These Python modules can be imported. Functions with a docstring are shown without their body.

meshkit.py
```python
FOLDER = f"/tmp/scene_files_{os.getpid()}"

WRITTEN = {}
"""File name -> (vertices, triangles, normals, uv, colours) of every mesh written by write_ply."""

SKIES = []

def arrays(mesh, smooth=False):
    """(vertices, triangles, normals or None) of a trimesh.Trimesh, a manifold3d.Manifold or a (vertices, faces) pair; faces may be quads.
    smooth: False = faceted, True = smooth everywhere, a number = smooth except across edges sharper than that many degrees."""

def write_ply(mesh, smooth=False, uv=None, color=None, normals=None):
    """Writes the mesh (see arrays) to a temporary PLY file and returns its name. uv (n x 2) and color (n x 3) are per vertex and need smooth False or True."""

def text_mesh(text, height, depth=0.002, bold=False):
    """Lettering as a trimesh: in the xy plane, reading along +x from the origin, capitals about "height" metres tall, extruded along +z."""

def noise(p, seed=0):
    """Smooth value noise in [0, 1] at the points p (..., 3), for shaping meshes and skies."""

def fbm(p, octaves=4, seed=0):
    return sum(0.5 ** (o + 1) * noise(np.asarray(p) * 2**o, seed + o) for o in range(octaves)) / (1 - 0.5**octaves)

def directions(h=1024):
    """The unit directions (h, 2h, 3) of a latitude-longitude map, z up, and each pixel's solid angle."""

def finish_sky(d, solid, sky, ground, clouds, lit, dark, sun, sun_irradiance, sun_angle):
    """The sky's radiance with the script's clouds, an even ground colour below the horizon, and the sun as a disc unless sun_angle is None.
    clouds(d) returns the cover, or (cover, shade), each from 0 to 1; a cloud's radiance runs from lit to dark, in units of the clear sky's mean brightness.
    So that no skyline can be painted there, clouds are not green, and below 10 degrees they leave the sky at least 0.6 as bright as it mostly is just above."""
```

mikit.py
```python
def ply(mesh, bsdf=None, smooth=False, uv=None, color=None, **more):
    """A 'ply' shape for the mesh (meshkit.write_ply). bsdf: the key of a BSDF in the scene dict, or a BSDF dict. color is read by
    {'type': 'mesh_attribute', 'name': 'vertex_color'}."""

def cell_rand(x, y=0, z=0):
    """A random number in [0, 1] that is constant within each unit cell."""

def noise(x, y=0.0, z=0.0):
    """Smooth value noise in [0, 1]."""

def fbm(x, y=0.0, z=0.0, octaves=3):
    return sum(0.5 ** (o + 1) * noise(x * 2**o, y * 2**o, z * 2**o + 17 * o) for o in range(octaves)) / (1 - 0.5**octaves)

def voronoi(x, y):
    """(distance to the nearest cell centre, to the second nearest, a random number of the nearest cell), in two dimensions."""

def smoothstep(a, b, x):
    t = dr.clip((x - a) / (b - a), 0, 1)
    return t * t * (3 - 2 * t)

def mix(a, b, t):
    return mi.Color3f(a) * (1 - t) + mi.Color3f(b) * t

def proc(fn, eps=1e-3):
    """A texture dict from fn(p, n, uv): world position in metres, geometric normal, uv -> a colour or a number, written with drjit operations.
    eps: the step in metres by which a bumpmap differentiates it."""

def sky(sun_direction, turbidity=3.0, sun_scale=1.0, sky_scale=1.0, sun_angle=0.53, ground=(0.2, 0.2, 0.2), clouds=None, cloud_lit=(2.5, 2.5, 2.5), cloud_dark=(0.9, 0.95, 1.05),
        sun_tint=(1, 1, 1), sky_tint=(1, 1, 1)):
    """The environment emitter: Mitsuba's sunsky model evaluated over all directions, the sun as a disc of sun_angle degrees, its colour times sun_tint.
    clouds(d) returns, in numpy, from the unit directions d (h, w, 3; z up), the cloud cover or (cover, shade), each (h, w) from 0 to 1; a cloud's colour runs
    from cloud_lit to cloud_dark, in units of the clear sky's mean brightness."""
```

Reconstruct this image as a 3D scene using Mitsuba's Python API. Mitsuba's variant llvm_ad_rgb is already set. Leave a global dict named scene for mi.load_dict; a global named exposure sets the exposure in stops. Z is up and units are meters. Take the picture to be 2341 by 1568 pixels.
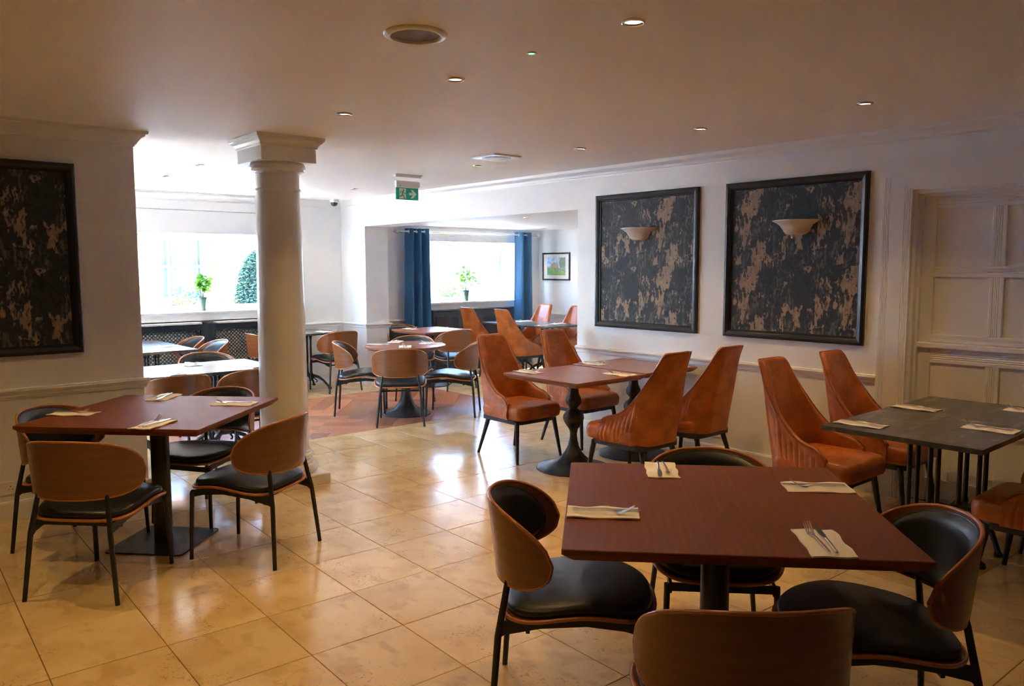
import math, random
import numpy as np, trimesh, shapely
import mitsuba as mi, drjit as dr
import mikit, meshkit
from mikit import proc, ply, noise, fbm, voronoi, cell_rand, smoothstep, mix
from shapely.geometry import Polygon, box as sbox
from shapely import affinity
T = mi.ScalarTransform4f
rng = random.Random(11)

# ------------------------------------------------------------------ camera, sky, sun, exposure
CAM = np.array([0.0, 0.0, 1.6])
F_PX, PITCH, ROLL, YAW = 1810.44, 0.0955605, -0.0023875, 0.714381
fw = np.array([math.sin(YAW) * math.cos(PITCH), math.cos(YAW) * math.cos(PITCH), -math.sin(PITCH)])
rt = np.array([math.cos(YAW), -math.sin(YAW), 0.0])
up = np.cross(rt, fw)
up = -math.sin(ROLL) * rt + math.cos(ROLL) * up
scene, labels = {}, {}
scene['camera'] = {'type': 'perspective', 'fov': math.degrees(2 * math.atan(2341 / 2 / F_PX)), 'fov_axis': 'x', 'near_clip': 0.05, 'far_clip': 200.0,
                   'to_world': T().look_at(origin=CAM.tolist(), target=(CAM + fw).tolist(), up=up.tolist())}
scene['sky'] = mikit.sky((-0.22, 0.45, 0.865), turbidity=3.0, sun_scale=6.5, sky_scale=14.0, ground=(0.25, 0.25, 0.23), sky_tint=(0.80, 1.03, 1.14), sun_tint=(1.0, 0.98, 0.94))
exposure = 3.85
LAMP = (0.215, 0.133, 0.0500)        # intensity of one ceiling spotlight

# ------------------------------------------------------------------ materials
def mat(key, d, two=True):
    scene[key] = {'type': 'twosided', 'bsdf': d} if two else d
    return key
def rgb(*c): return {'type': 'rgb', 'value': list(c)}
def prin(color, rough, spec=0.5, **k):
    return {'type': 'principled', 'base_color': color if isinstance(color, dict) else rgb(*color), 'roughness': rough, 'specular': spec, **k}
def bump(d, fn, scale, eps=1e-3):
    return {'type': 'bumpmap', 'arbitrary': proc(fn, eps), 'scale': scale, 'bsdf': d}

def c_paint(p, n, uv):
    f = fbm(p.x * 2.3, p.y * 2.3, p.z * 2.3, 3)
    return mix((0.755, 0.755, 0.74), (0.80, 0.80, 0.785), f)
def c_stone(p, n, uv):
    a = cell_rand(uv.x * 0.1, uv.y * 0.1, 3)
    u, v = uv.x * 1.0, uv.y * 1.0
    f = fbm(u * 5.0, v * 5.0, 1.0, 4)
    g = fbm(u * 17.0, v * 11.0, 5.0, 3)
    base = mix((0.68, 0.515, 0.27), (0.60, 0.42, 0.19), smoothstep(0.3, 0.75, f))
    base = mix(base, (0.49, 0.31, 0.115), 0.45 * smoothstep(0.58, 0.8, g))
    base = base * (0.93 + 0.12 * a)
    q = noise(u * 3.1, v * 3.1, 9.0)
    fl = smoothstep(0.76, 0.84, noise(u * 150.0, v * 105.0, 2.0)) * smoothstep(0.52, 0.72, fbm(u * 6.0, v * 6.0, 4.0, 3))
    base = mix(base, (0.26, 0.16, 0.08), 0.5 * fl)
    w = dr.abs(fbm(u * 9.0, v * 9.0, 12.0, 3) - 0.5)
    vein = (1 - smoothstep(0.0, 0.022, w)) * smoothstep(0.62, 0.82, q)
    return mix(base, (0.36, 0.21, 0.09), 0.42 * vein)
def r_stone(p, n, uv):
    return 0.13 + 0.10 * fbm(uv.x * 14.0, uv.y * 14.0, 3.0, 3)
def wood(c0, c1, c2, s=1.0, rings=26.0, var=0.24):
    def fn(p, n, uv):
        u, v = uv.x * s, uv.y * s
        w = fbm(u * 1.6, v * 5.0, 0.0, 3)
        g = fbm(u * 5.0, v * 130.0, 2.0, 3)
        r = 0.5 + 0.5 * dr.sin(v * rings * 6.0 + w * 14.0)
        b = mix(c0, c1, 0.55 * w + 0.45 * g)
        b = mix(b, c2, 0.38 * r * g)
        return b * (1.0 - 0.5 * var + var * cell_rand(uv.x * 0.1, uv.y * 0.1, 1))
    return fn
def b_grain(p, n, uv):
    w = fbm(uv.x * 1.6, uv.y * 5.0, 0.0, 2)
    return noise(uv.x * 9.0, uv.y * 260.0 + 9.0 * w, 2.0)
def pnoise(x, y, z, nx, ny):
    """value noise that repeats every nx by ny cells (printed wallpaper repeats)"""
    i, j = dr.floor(x), dr.floor(y)
    t, u = x - i, y - j
    t, u = t * t * (3 - 2 * t), u * u * (3 - 2 * u)
    w = lambda v, n: v - n * dr.floor(v / n)
    i0, i1, j0, j1 = w(i, nx), w(i + 1, nx), w(j, ny), w(j + 1, ny)
    return dr.lerp(dr.lerp(cell_rand(i0, j0, z), cell_rand(i1, j0, z), t), dr.lerp(cell_rand(i0, j1, z), cell_rand(i1, j1, z), t), u)
def pfbm(x, y, z, nx, ny, o=4):
    return sum(0.5 ** (k + 1) * pnoise(x * 2 ** k, y * 2 ** k, z + 7 * k, nx * 2 ** k, ny * 2 ** k) for k in range(o)) / (1 - 0.5 ** o)
def c_paper(p, n, uv):
    h, z = (p.x + p.y) / 0.84, p.z / 0.585
    wx = pfbm(h * 18, z * 9, 31, 18, 9, 3) - 0.5
    wy = pfbm(h * 18, z * 9, 61, 18, 9, 3) - 0.5
    hh, zz = h + 0.05 * wx, z + 0.10 * wy
    a = pfbm(hh * 11, zz * 6, 5, 11, 6, 4)
    fine = pfbm(hh * 60, zz * 26, 17, 60, 26, 4)
    streak = pfbm(h * 68, z * 9, 43, 68, 9, 3)
    c = pfbm(hh * 17, zz * 8, 77, 17, 8, 4)
    base = mix((0.013, 0.020, 0.026), (0.036, 0.046, 0.052), fine)
    base = mix(base, (0.13, 0.12, 0.10), 0.75 * smoothstep(0.50, 0.66, c) * smoothstep(0.40, 0.62, 0.5 * streak + 0.5 * fine))
    e = smoothstep(0.565, 0.68, a + 0.42 * (fine - 0.5) + 0.26 * (streak - 0.5))
    tan = mix((0.15, 0.097, 0.062), (0.42, 0.30, 0.20), 0.6 * fine + 0.4 * streak)
    return mix(base, tan, 0.9 * e)
def c_tan(p, n, uv):
    f = fbm(p.x * 7.0, p.y * 7.0, p.z * 7.0, 4)
    g = fbm(p.x * 45.0, p.y * 45.0, p.z * 45.0, 2)
    return mix((0.30, 0.070, 0.011), (0.47, 0.128, 0.024), smoothstep(0.28, 0.72, 0.8 * f + 0.2 * g))
def b_leather(p, n, uv):
    return fbm(p.x * 260.0, p.y * 260.0, p.z * 260.0, 2)
def c_slate(p, n, uv):
    w = fbm(p.x * 3.0, p.y * 3.0, 2.0, 4)
    f = fbm(p.x * 6.0 + 2.0 * w, p.y * 14.0, 1.0, 5)
    s = smoothstep(0.57, 0.72, fbm(p.x * 9.0 + 3.0 * w, p.y * 22.0, 6.0, 4))
    return mix(mix((0.05, 0.047, 0.043), (0.088, 0.082, 0.074), f), (0.17, 0.15, 0.125), 0.4 * s)
def c_napkin(p, n, uv):
    return mix((0.83, 0.78, 0.69), (0.88, 0.83, 0.75), fbm(p.x * 60.0, p.y * 60.0, 1.0, 3))
def b_ceil(p, n, uv):
    return fbm(p.x * 0.9, p.y * 1.3, 4.0, 3) + 0.02 * fbm(p.x * 30.0, p.y * 30.0, 1.0, 2)
def b_wall(p, n, uv):
    return fbm(p.x * 1.5, p.y * 1.5, p.z * 1.1, 3) + 0.03 * noise(p.x * 160.0, p.y * 160.0, p.z * 160.0)

PAINT = mat('m_paint', prin(proc(c_paint), 0.5, 0.4))
CEIL = mat('m_ceiling', bump(prin((0.79, 0.775, 0.745), 0.6, 0.3), b_ceil, 0.02, 1e-2))
TRIM = mat('m_trim', prin((0.79, 0.785, 0.77), 0.34, 0.5))
GLOSS = mat('m_gloss', prin((0.79, 0.79, 0.78), 0.16, 0.5))
UPVC = mat('m_upvc', prin((0.82, 0.83, 0.83), 0.3, 0.5))
STONE = mat('m_stone', prin(proc(c_stone), proc(r_stone), 0.55))
GROUT = mat('m_grout', prin((0.10, 0.075, 0.05), 0.8, 0.2))
PLANK = mat('m_plank', prin(proc(wood((0.24, 0.092, 0.045), (0.38, 0.175, 0.095), (0.15, 0.05, 0.024), var=0.55)), 0.33, 0.5))
TABLE = mat('m_table', bump(prin(proc(wood((0.135, 0.031, 0.008), (0.19, 0.050, 0.013), (0.09, 0.020, 0.005), 1.0, 34.0)), 0.5, 0.28), b_grain, 0.0006, 5e-4))
TABLE2 = mat('m_table_brown', prin(proc(wood((0.19, 0.066, 0.032), (0.27, 0.105, 0.055), (0.12, 0.04, 0.02), 1.0, 30.0)), 0.3, 0.5))
WALNUT = mat('m_walnut', prin(proc(wood((0.135, 0.046, 0.015), (0.20, 0.074, 0.026), (0.09, 0.028, 0.010), 1.2, 18.0)), 0.24, 0.5))
PLYEDGE = mat('m_plyedge', prin((0.43, 0.16, 0.055), 0.2, 0.6))
PAD = mat('m_pad', bump(prin((0.013, 0.016, 0.018), 0.36, 0.5), b_leather, 0.0004, 4e-4))
TAN = mat('m_tan', prin(proc(c_tan), 0.38, 0.5))
TANPIPE = mat('m_tanpipe', prin((0.24, 0.065, 0.016), 0.35, 0.5))
BLACK = mat('m_black', prin((0.014, 0.015, 0.017), 0.42, 0.5))
IRON = mat('m_iron', prin((0.010, 0.011, 0.012), 0.35, 0.5))
FRAME = mat('m_frame', prin((0.012, 0.015, 0.018), 0.32, 0.5))
PAPER = mat('m_paper', prin(proc(c_paper), 0.62, 0.35))
SLATE = mat('m_slate', prin(proc(c_slate), 0.26, 0.5))
SLATEDGE = mat('m_slatedge', prin((0.075, 0.068, 0.06), 0.4, 0.5))
NAPKIN = mat('m_napkin', prin(proc(c_napkin), 0.85, 0.2))
STEEL = mat('m_steel', prin((0.74, 0.72, 0.69), 0.16, 0.5, metallic=1.0))
CHROME = mat('m_chrome', prin((0.85, 0.85, 0.85), 0.06, 0.5, metallic=1.0))
CURTAIN = mat('m_curtain', prin((0.030, 0.105, 0.23), 0.8, 0.3, sheen=0.5))
NAVY = mat('m_navy', prin((0.010, 0.022, 0.036), 0.45, 0.5))
RADIATOR = mat('m_radiator', prin((0.76, 0.72, 0.63), 0.5, 0.4))
CERAMIC = mat('m_ceramic', prin((0.74, 0.66, 0.54), 0.35, 0.5))
PLASTIC = mat('m_plastic', prin((0.78, 0.77, 0.74), 0.3, 0.5))
GREY = mat('m_grey', prin((0.42, 0.42, 0.42), 0.4, 0.5))
DARK = mat('m_dark', prin((0.008, 0.008, 0.009), 0.25, 0.5))
AMBER = mat('m_amber', prin((0.55, 0.33, 0.05), 0.4, 0.5))
SIGNG = mat('m_sign_green', prin((0.0, 0.40, 0.24), 0.3, 0.5))
SIGNW = mat('m_sign_white', prin((0.80, 0.84, 0.80), 0.3, 0.5))
POT = mat('m_pot', prin((0.02, 0.065, 0.06), 0.4, 0.5))
SOIL = mat('m_soil', prin((0.05, 0.035, 0.02), 0.9, 0.2))
def thinleaf(c): return {'type': 'principledthin', 'base_color': rgb(*c), 'roughness': 0.45, 'diff_trans': 0.7}
LEAF = mat('m_leaf', thinleaf((0.07, 0.20, 0.03)), False)
LEAF2 = mat('m_leaf_blue', thinleaf((0.05, 0.105, 0.08)), False)
LEAF3 = mat('m_leaf_ochre', thinleaf((0.13, 0.085, 0.035)), False)
STEM = mat('m_stem', prin((0.2, 0.13, 0.06), 0.7, 0.3))
RENDERW = mat('m_render', prin((0.75, 0.75, 0.73), 0.9, 0.2))
TIMBER = mat('m_timber', prin(proc(wood((0.135, 0.085, 0.04), (0.18, 0.115, 0.055), (0.10, 0.06, 0.025), 1.0, 8.0)), 0.7, 0.3))
PAVING = mat('m_paving', prin((0.42, 0.41, 0.38), 0.9, 0.2))
VOILE = mat('m_voile', prin((0.17, 0.20, 0.22), 0.9, 0.2))
ROOF = mat('m_roof', prin((0.2, 0.12, 0.09), 0.8, 0.3))
scene['m_glass'] = {'type': 'thindielectric', 'int_ior': 1.5}
def c_art(p, n, uv):
    u, v = uv.x, uv.y
    f = fbm(u * 7.0, v * 7.0, 1.0, 4)
    g = fbm(u * 22.0, v * 16.0, 5.0, 3)
    skyc = mix((0.42, 0.58, 0.75), (0.8, 0.83, 0.84), smoothstep(0.35, 0.65, f))
    tree = smoothstep(0.5, 0.62, f + 0.9 * smoothstep(0.55, 0.85, u) * smoothstep(0.35, 0.6, v) - 0.25)
    c = mix(skyc, (0.16, 0.24, 0.2), tree)
    house = smoothstep(0.18, 0.22, u) * (1 - smoothstep(0.62, 0.66, u)) * (1 - smoothstep(0.62, 0.68, v + 0.25 * dr.abs(u - 0.4) - 0.12 * g))
    c = mix(c, mix((0.62, 0.5, 0.36), (0.45, 0.34, 0.25), g), house)
    fl = 1 - smoothstep(0.40, 0.46, v + 0.1 * (f - 0.5))
    green = mix((0.08, 0.24, 0.07), (0.30, 0.45, 0.15), g)
    purple = smoothstep(0.5, 0.6, g) * smoothstep(0.35, 0.55, u) * smoothstep(0.12, 0.25, v)
    return mix(c, mix(green, (0.38, 0.32, 0.6), purple), fl)
ART = mat('m_art', prin(proc(c_art), 0.3, 0.5))

# ------------------------------------------------------------------ scene helpers
used = {}
def numbered(name):
    if name not in used:
        used[name] = 0
        return name
    used[name] += 1
    return f'{name}_{used[name]:03d}'
def mirrored_w(): pass
def W(x, y, z=0.0, ang=0.0):
    return T().translate([x, y, z]).rotate([0, 0, 1], ang)
def put(key, shape, tw=None, **lab):
    scene[key] = shape if tw is None else {**shape, 'to_world': tw}
    if lab: labels[key] = {k: v for k, v in lab.items() if v}
    return key
def part(parent, name, shape, tw=None, **lab):
    return put(numbered(f'{parent}__{name}'), shape, tw, **lab)
def thing(name, label, cat, group=None):
    k = numbered(name)
    labels[k] = {'label': label, 'category': cat}
    if group: labels[k]['group'] = group
    return k
def struct(name, shape=None, tw=None, label=None):
    if shape is not None: put(name, shape, tw)
    used.setdefault(name, 0)
    labels[name] = {'kind': 'structure'}
    if label: labels[name]['label'] = label
    return name
def assemble(name, label, cat, parts, tw, group=None):
    """parts: list of (part name or 'part>sub', shape, label)"""
    k = thing(name, label, cat, group)
    last = {}
    for pn, sh, lb in parts:
        if '>' in pn:
            a, b = pn.split('>')
            part(last[a], b, sh, tw, **({'label': lb} if lb else {}))
        else:
            last[pn] = part(k, pn, sh, tw, **({'label': lb} if lb else {}))
    return k

# ------------------------------------------------------------------ mesh helpers
cat = trimesh.util.concatenate
def box(x0, x1, y0, y1, z0, z1):
    return trimesh.creation.box(bounds=[[min(x0, x1), min(y0, y1), min(z0, z1)], [max(x0, x1), max(y0, y1), max(z0, z1)]])
def cbox(x0, x1, y0, y1, z0, z1, c=0.004):
    pts = []
    for a, b, d in np.ndindex(2, 2, 2):
        x, y, z = (x0, x1)[a], (y0, y1)[b], (z0, z1)[d]
        sx, sy, sz = (1, -1)[a] * c, (1, -1)[b] * c, (1, -1)[d] * c
        pts += [(x + sx, y + sy, z), (x + sx, y, z + sz), (x, y + sy, z + sz)]
    return trimesh.convex.convex_hull(np.array(pts))
def grid(P, closed_u=False, closed_v=False):
    """P (nu, nv, 3) -> trimesh of quads"""
    nu, nv = P.shape[:2]
    i, j = np.meshgrid(np.arange(nu if closed_u else nu - 1), np.arange(nv if closed_v else nv - 1), indexing='ij')
    a, b = i * nv + j, ((i + 1) % nu) * nv + j
    c, d = ((i + 1) % nu) * nv + (j + 1) % nv, i * nv + (j + 1) % nv
    f = np.stack([a, b, c, d], -1).reshape(-1, 4)
    return trimesh.Trimesh(P.reshape(-1, 3), np.vstack([f[:, [0, 1, 2]], f[:, [0, 2, 3]]]), process=False)
def lathe(prof, n=40):
    prof = np.array(prof, float)
    a = np.arange(n) * 2 * np.pi / n
    P = np.stack([prof[:, None, 0] * np.cos(a), prof[:, None, 0] * np.sin(a), np.repeat(prof[:, 1:2], n, 1)], -1)
    return grid(P[::-1] if prof[0, 1] < prof[-1, 1] else P, closed_v=True)
def tube(pts, rad, n=10, caps=True):
    p = np.asarray(pts, float)
    rad = np.broadcast_to(rad, (len(p),)).astype(float)
    t = np.gradient(p, axis=0)
    t /= np.linalg.norm(t, axis=1, keepdims=True)
    ref = np.array([0, 0, 1.0]) if abs(t[0, 2]) < 0.9 else np.array([1.0, 0, 0])
    A = []
    for k in range(len(p)):
        a = ref - t[k] * (ref @ t[k])
        a /= np.linalg.norm(a)
        A.append(a)
        ref = a
    A = np.array(A)
    B = np.cross(t, A)
    ang = np.arange(n) * 2 * np.pi / n
    P = p[:, None] + rad[:, None, None] * (np.cos(ang)[None, :, None] * A[:, None] + np.sin(ang)[None, :, None] * B[:, None])
    m = grid(P, closed_v=True)
    if caps:
        out = [m]
        for k, s in ((0, 1), (-1, -1)):
            v = np.vstack([P[k], p[k][None]])
            f = np.array([[(j + 1) % n, j, n] if s > 0 else [j, (j + 1) % n, n] for j in range(n)])
            out.append(trimesh.Trimesh(v, f, process=False))
        m = cat(out)
    return m
def loft(rings, cap0=True, cap1=True):
    """rings: list of (n,3) closed loops, bottom to top (counter-clockwise seen from the top)"""
    P = np.array(rings, float)
    m = grid(np.swapaxes(P, 0, 1), closed_u=True)
    out = [m]
    for k, s, do in ((0, -1, cap0), (-1, 1, cap1)):
        if not do: continue
        n = P.shape[1]
        v = np.vstack([P[k], P[k].mean(0)[None]])
        out.append(trimesh.Trimesh(v, np.array([[j, (j + 1) % n, n] if s > 0 else [(j + 1) % n, j, n] for j in range(n)]), process=False))
    m = cat(out)
    m.fix_normals() if False else None
    return m
def offset_loop(q, d):
    """outward offset of a counter-clockwise closed 2D loop"""
    t = np.roll(q, -1, 0) - np.roll(q, 1, 0)
    nrm = np.stack([t[:, 1], -t[:, 0]], 1)
    nrm /= np.linalg.norm(nrm, axis=1, keepdims=True)
    return q + nrm * d
def rrect(hx, hy, r, n=6, cx=0.0, cy=0.0):
    out = []
    for sx, sy, a0 in ((1, 1, 0), (-1, 1, 90), (-1, -1, 180), (1, -1, 270)):
        for a in np.radians(np.linspace(a0, a0 + 90, n)):
            out.append((cx + sx * (hx - r) + r * math.cos(a), cy + sy * (hy - r) + r * math.sin(a)))
    return np.array(out)
def ring(q, z): return np.column_stack([q, np.full(len(q), z)])
def sweep_path(path, prof, closed=False):
    """sweep a profile [(out, z)] along a 2D path; 'out' points to the right of the walking direction; mitred corners"""
    p = np.array(path, float)
    n = len(p)
    d = []
    for k in range(n):
        e0 = p[k] - p[k - 1] if (k > 0 or closed) else p[k + 1] - p[k]
        e1 = p[(k + 1) % n] - p[k] if (k < n - 1 or closed) else p[k] - p[k - 1]
        n0 = np.array([e0[1], -e0[0]]) / np.linalg.norm(e0)
        n1 = np.array([e1[1], -e1[0]]) / np.linalg.norm(e1)
        m = n0 + n1
        m /= np.linalg.norm(m)
        d.append(m / max(m @ n0, 0.2))
    d = np.array(d)
    P = np.array([[[*(p[k] + d[k] * o), z] for (o, z) in prof] for k in range(n)])
    m = grid(P, closed_u=closed)
    if not closed:
        from shapely.ops import triangulate
        v2, f2 = trimesh.creation.triangulate_polygon(Polygon(prof), engine='earcut')
        for k in (0, n - 1):
            v3 = np.array([[*(p[k] + d[k] * o), z] for o, z in v2])
            m = cat([m, trimesh.Trimesh(v3, f2, process=False)])
    return m
def frame_loop(w, h, prof):
    """picture frame in the xy plane about the origin: prof [(inset from the outer edge, height)]"""
    P = np.array([[[sx * (w / 2 - d), sy * (h / 2 - d), t] for d, t in prof] for sx, sy in ((1, 1), (-1, 1), (-1, -1), (1, -1))])
    return grid(P, closed_u=True)
def prism(poly, z0, z1):
    m = trimesh.creation.extrude_polygon(poly, z1 - z0, engine='earcut')
    m.apply_translation([0, 0, z0])
    return m
def wall_frame(mesh, face, at):
    """turn an xy-plane mesh (z out) so that it hangs on a wall: face '-x' (wall plane x = at) or '-y'"""
    v = mesh.vertices.copy()
    m = mesh.copy()
    if face == '-x': m.vertices = np.column_stack([at - v[:, 2], -v[:, 0], v[:, 1]])
    else: m.vertices = np.column_stack([v[:, 0], at - v[:, 2], v[:, 1]])
    return m
def splitv(m):
    m = m.copy(); m.unmerge_vertices(); return m

XR, YL, YB, ZC = 5.54, 5.83, 10.05, 2.52      # right wall, left partition, window wall, ceiling
YA, XA, ZA = 9.85, 9.145, 2.21                # alcove: window wall, side wall, ceiling

# ------------------------------------------------------------------ setting: floor with its tiles and planks
struct('floor', ply(cat([box(-2.6, XR + 0.36, -2.6, YB + 0.05, -0.12, -0.0085), box(XR + 0.36, XA + 0.05, 5.3, YA + 0.05, -0.12, -0.0085)]), GROUT))
WOODP = Polygon([(2.3, 6.74), (6.03, 6.74), (6.05, 8.87), (2.3, 8.87)])
REGION = shapely.union_all([sbox(-2.5, -2.5, XR + 0.06, YB), sbox(XR, 5.415, XA, YA)]).difference(WOODP)
def pix(x, y, z=0.0):
    v = np.array([x, y, z]) - CAM
    d = max(v @ fw, 1e-3)
    return 1170.5 + F_PX * (v @ rt) / d, 784 - F_PX * (v @ up) / d, d
TA = math.radians(-1.8)
e1, e2 = np.array([math.cos(TA), math.sin(TA)]), np.array([-math.sin(TA), math.cos(TA)])
tiles = []
for i in range(-14, 20):
    for j in range(-16, 18):
        o = np.array([2.338, 3.835]) + e1 * (i * 0.4385) + e2 * (j * 0.4705)
        g = 0.0016
        q = [o + e1 * g + e2 * g, o + e1 * (0.4385 - g) + e2 * g, o + e1 * (0.4385 - g) + e2 * (0.4705 - g), o + e1 * g + e2 * (0.4705 - g)]
        c = Polygon(q).intersection(REGION)
        for gpoly in getattr(c, 'geoms', [c]):
            if gpoly.is_empty or gpoly.area < 2e-4 or gpoly.geom_type != 'Polygon': continue
            cx, cy = gpoly.centroid.coords[0]
            px, py, d = pix(cx, cy)
            seen = d > 0.6 and -60 < px < 2400 and py < 1640
            tiles.append((-(gpoly.area / d ** 3) if seen else 0.0, i, j, gpoly))
tiles.sort(key=lambda t: t[0])
def tile_mesh(i, j, poly):
    poly = shapely.geometry.polygon.orient(poly.simplify(1e-4))
    q = np.array(poly.exterior.coords)[:-1]
    inn = offset_loop(q, -0.0012) if len(q) == 4 else q
    dz = 0.0006 * math.sin(i * 12.9 + j * 78.2)
    m = loft([ring(q, -0.009), ring(q, -0.0012 + dz), ring(inn, dz)], cap0=False, cap1=False)
    v2, f2 = trimesh.creation.triangulate_polygon(Polygon(inn), engine='earcut')
    m = splitv(cat([m, trimesh.Trimesh(np.column_stack([v2, np.full(len(v2), dz)]), f2, process=False)]))
    uv = m.vertices[:, :2] + np.array([10.0 * i, 10.0 * j])
    return m, uv
rest_m, rest_uv = [], []
for k, (s, i, j, poly) in enumerate(tiles):
    m, uv = tile_mesh(i, j, poly)
    if k < 300 and s < 0: part('floor', 'tile', ply(m, STONE, uv=uv))
    else: rest_m.append(m); rest_uv.append(uv)
k = part('floor', 'far_tile', ply(cat(rest_m), STONE, uv=np.vstack(rest_uv)))
labels[k] = {'kind': 'stuff'}
PL, PW, n_pl = 0.9, 0.18, 0
pa = math.radians(49.0)
for a in range(-40, 60):
    for b in range(-6, 8):
        for vert in (0, 1):
            x0, y0 = a * PW + b * PL, a * PW - b * PL
            r_ = sbox(x0, y0, x0 + PL, y0 + PW) if not vert else sbox(x0, y0 + PW, x0 + PW, y0 + PW + PL)
            r_ = r_.buffer(-0.0007, join_style=2)
            w_ = affinity.translate(affinity.rotate(r_, 49.0, origin=(0, 0)), 4.2, 7.8).intersection(WOODP)
            if w_.is_empty or w_.area < 4e-4 or w_.geom_type != 'Polygon': continue
            m = splitv(prism(w_, -0.009, 0.0004 * math.sin(a * 7.1 + b * 3.3 + vert)))
            v = m.vertices[:, :2] - np.array([4.2, 7.8])
            l1, l2 = v @ np.array([math.cos(pa), math.sin(pa)]), v @ np.array([-math.sin(pa), math.cos(pa)])
            uv = np.stack([l1, l2] if not vert else [l2, l1], 1) + np.array([10.0 * (a + 50) + 400 * vert, 10.0 * (b + 20)])
            part('floor', 'plank', ply(m, PLANK, uv=uv)); n_pl += 1

# ------------------------------------------------------------------ setting: walls and ceilings
struct('ceiling', ply(box(-8.3, XR + 0.4, -8.3, YB + 0.4, ZC, ZC + 0.25), CEIL))
struct('floor_carpet', ply(cat([box(-8, XR + 0.1, -8, -2.5, -0.12, 0.004), box(-8, -2.5, -2.5, YL, -0.12, 0.004)]), mat('m_carpet', prin((0.045, 0.03, 0.025), 0.95, 0.1))))
struct('ceiling_alcove', ply(box(XR + 0.355, XA + 0.3, 5.2, YA + 0.4, ZA, ZA + 0.2), CEIL))
struct('wall_left', ply(box(-8.0, 1.65, YL, YL + 0.25, -0.01, ZC), PAINT))
T2 = 0.355
struct('wall_right', ply(cat([box(XR, XR + T2, -8.0, 1.28, -0.01, ZC), box(XR, XR + T2, 1.28, 2.287, 2.106, ZC), box(XR, XR + T2, 2.287, 5.415, -0.01, ZC), box(XR + 0.142, XR + T2, 1.28, 2.287, -0.12, 2.106),
                              box(XR, XR + T2, 5.415, 9.40, 2.15, ZC), box(XR, XR + T2, 9.40, YB + 0.35, -0.01, ZC)]), PAINT))
WX0, WX1, WZ0, WZ1 = 0.1, 4.62, 1.062, 2.026
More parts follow.
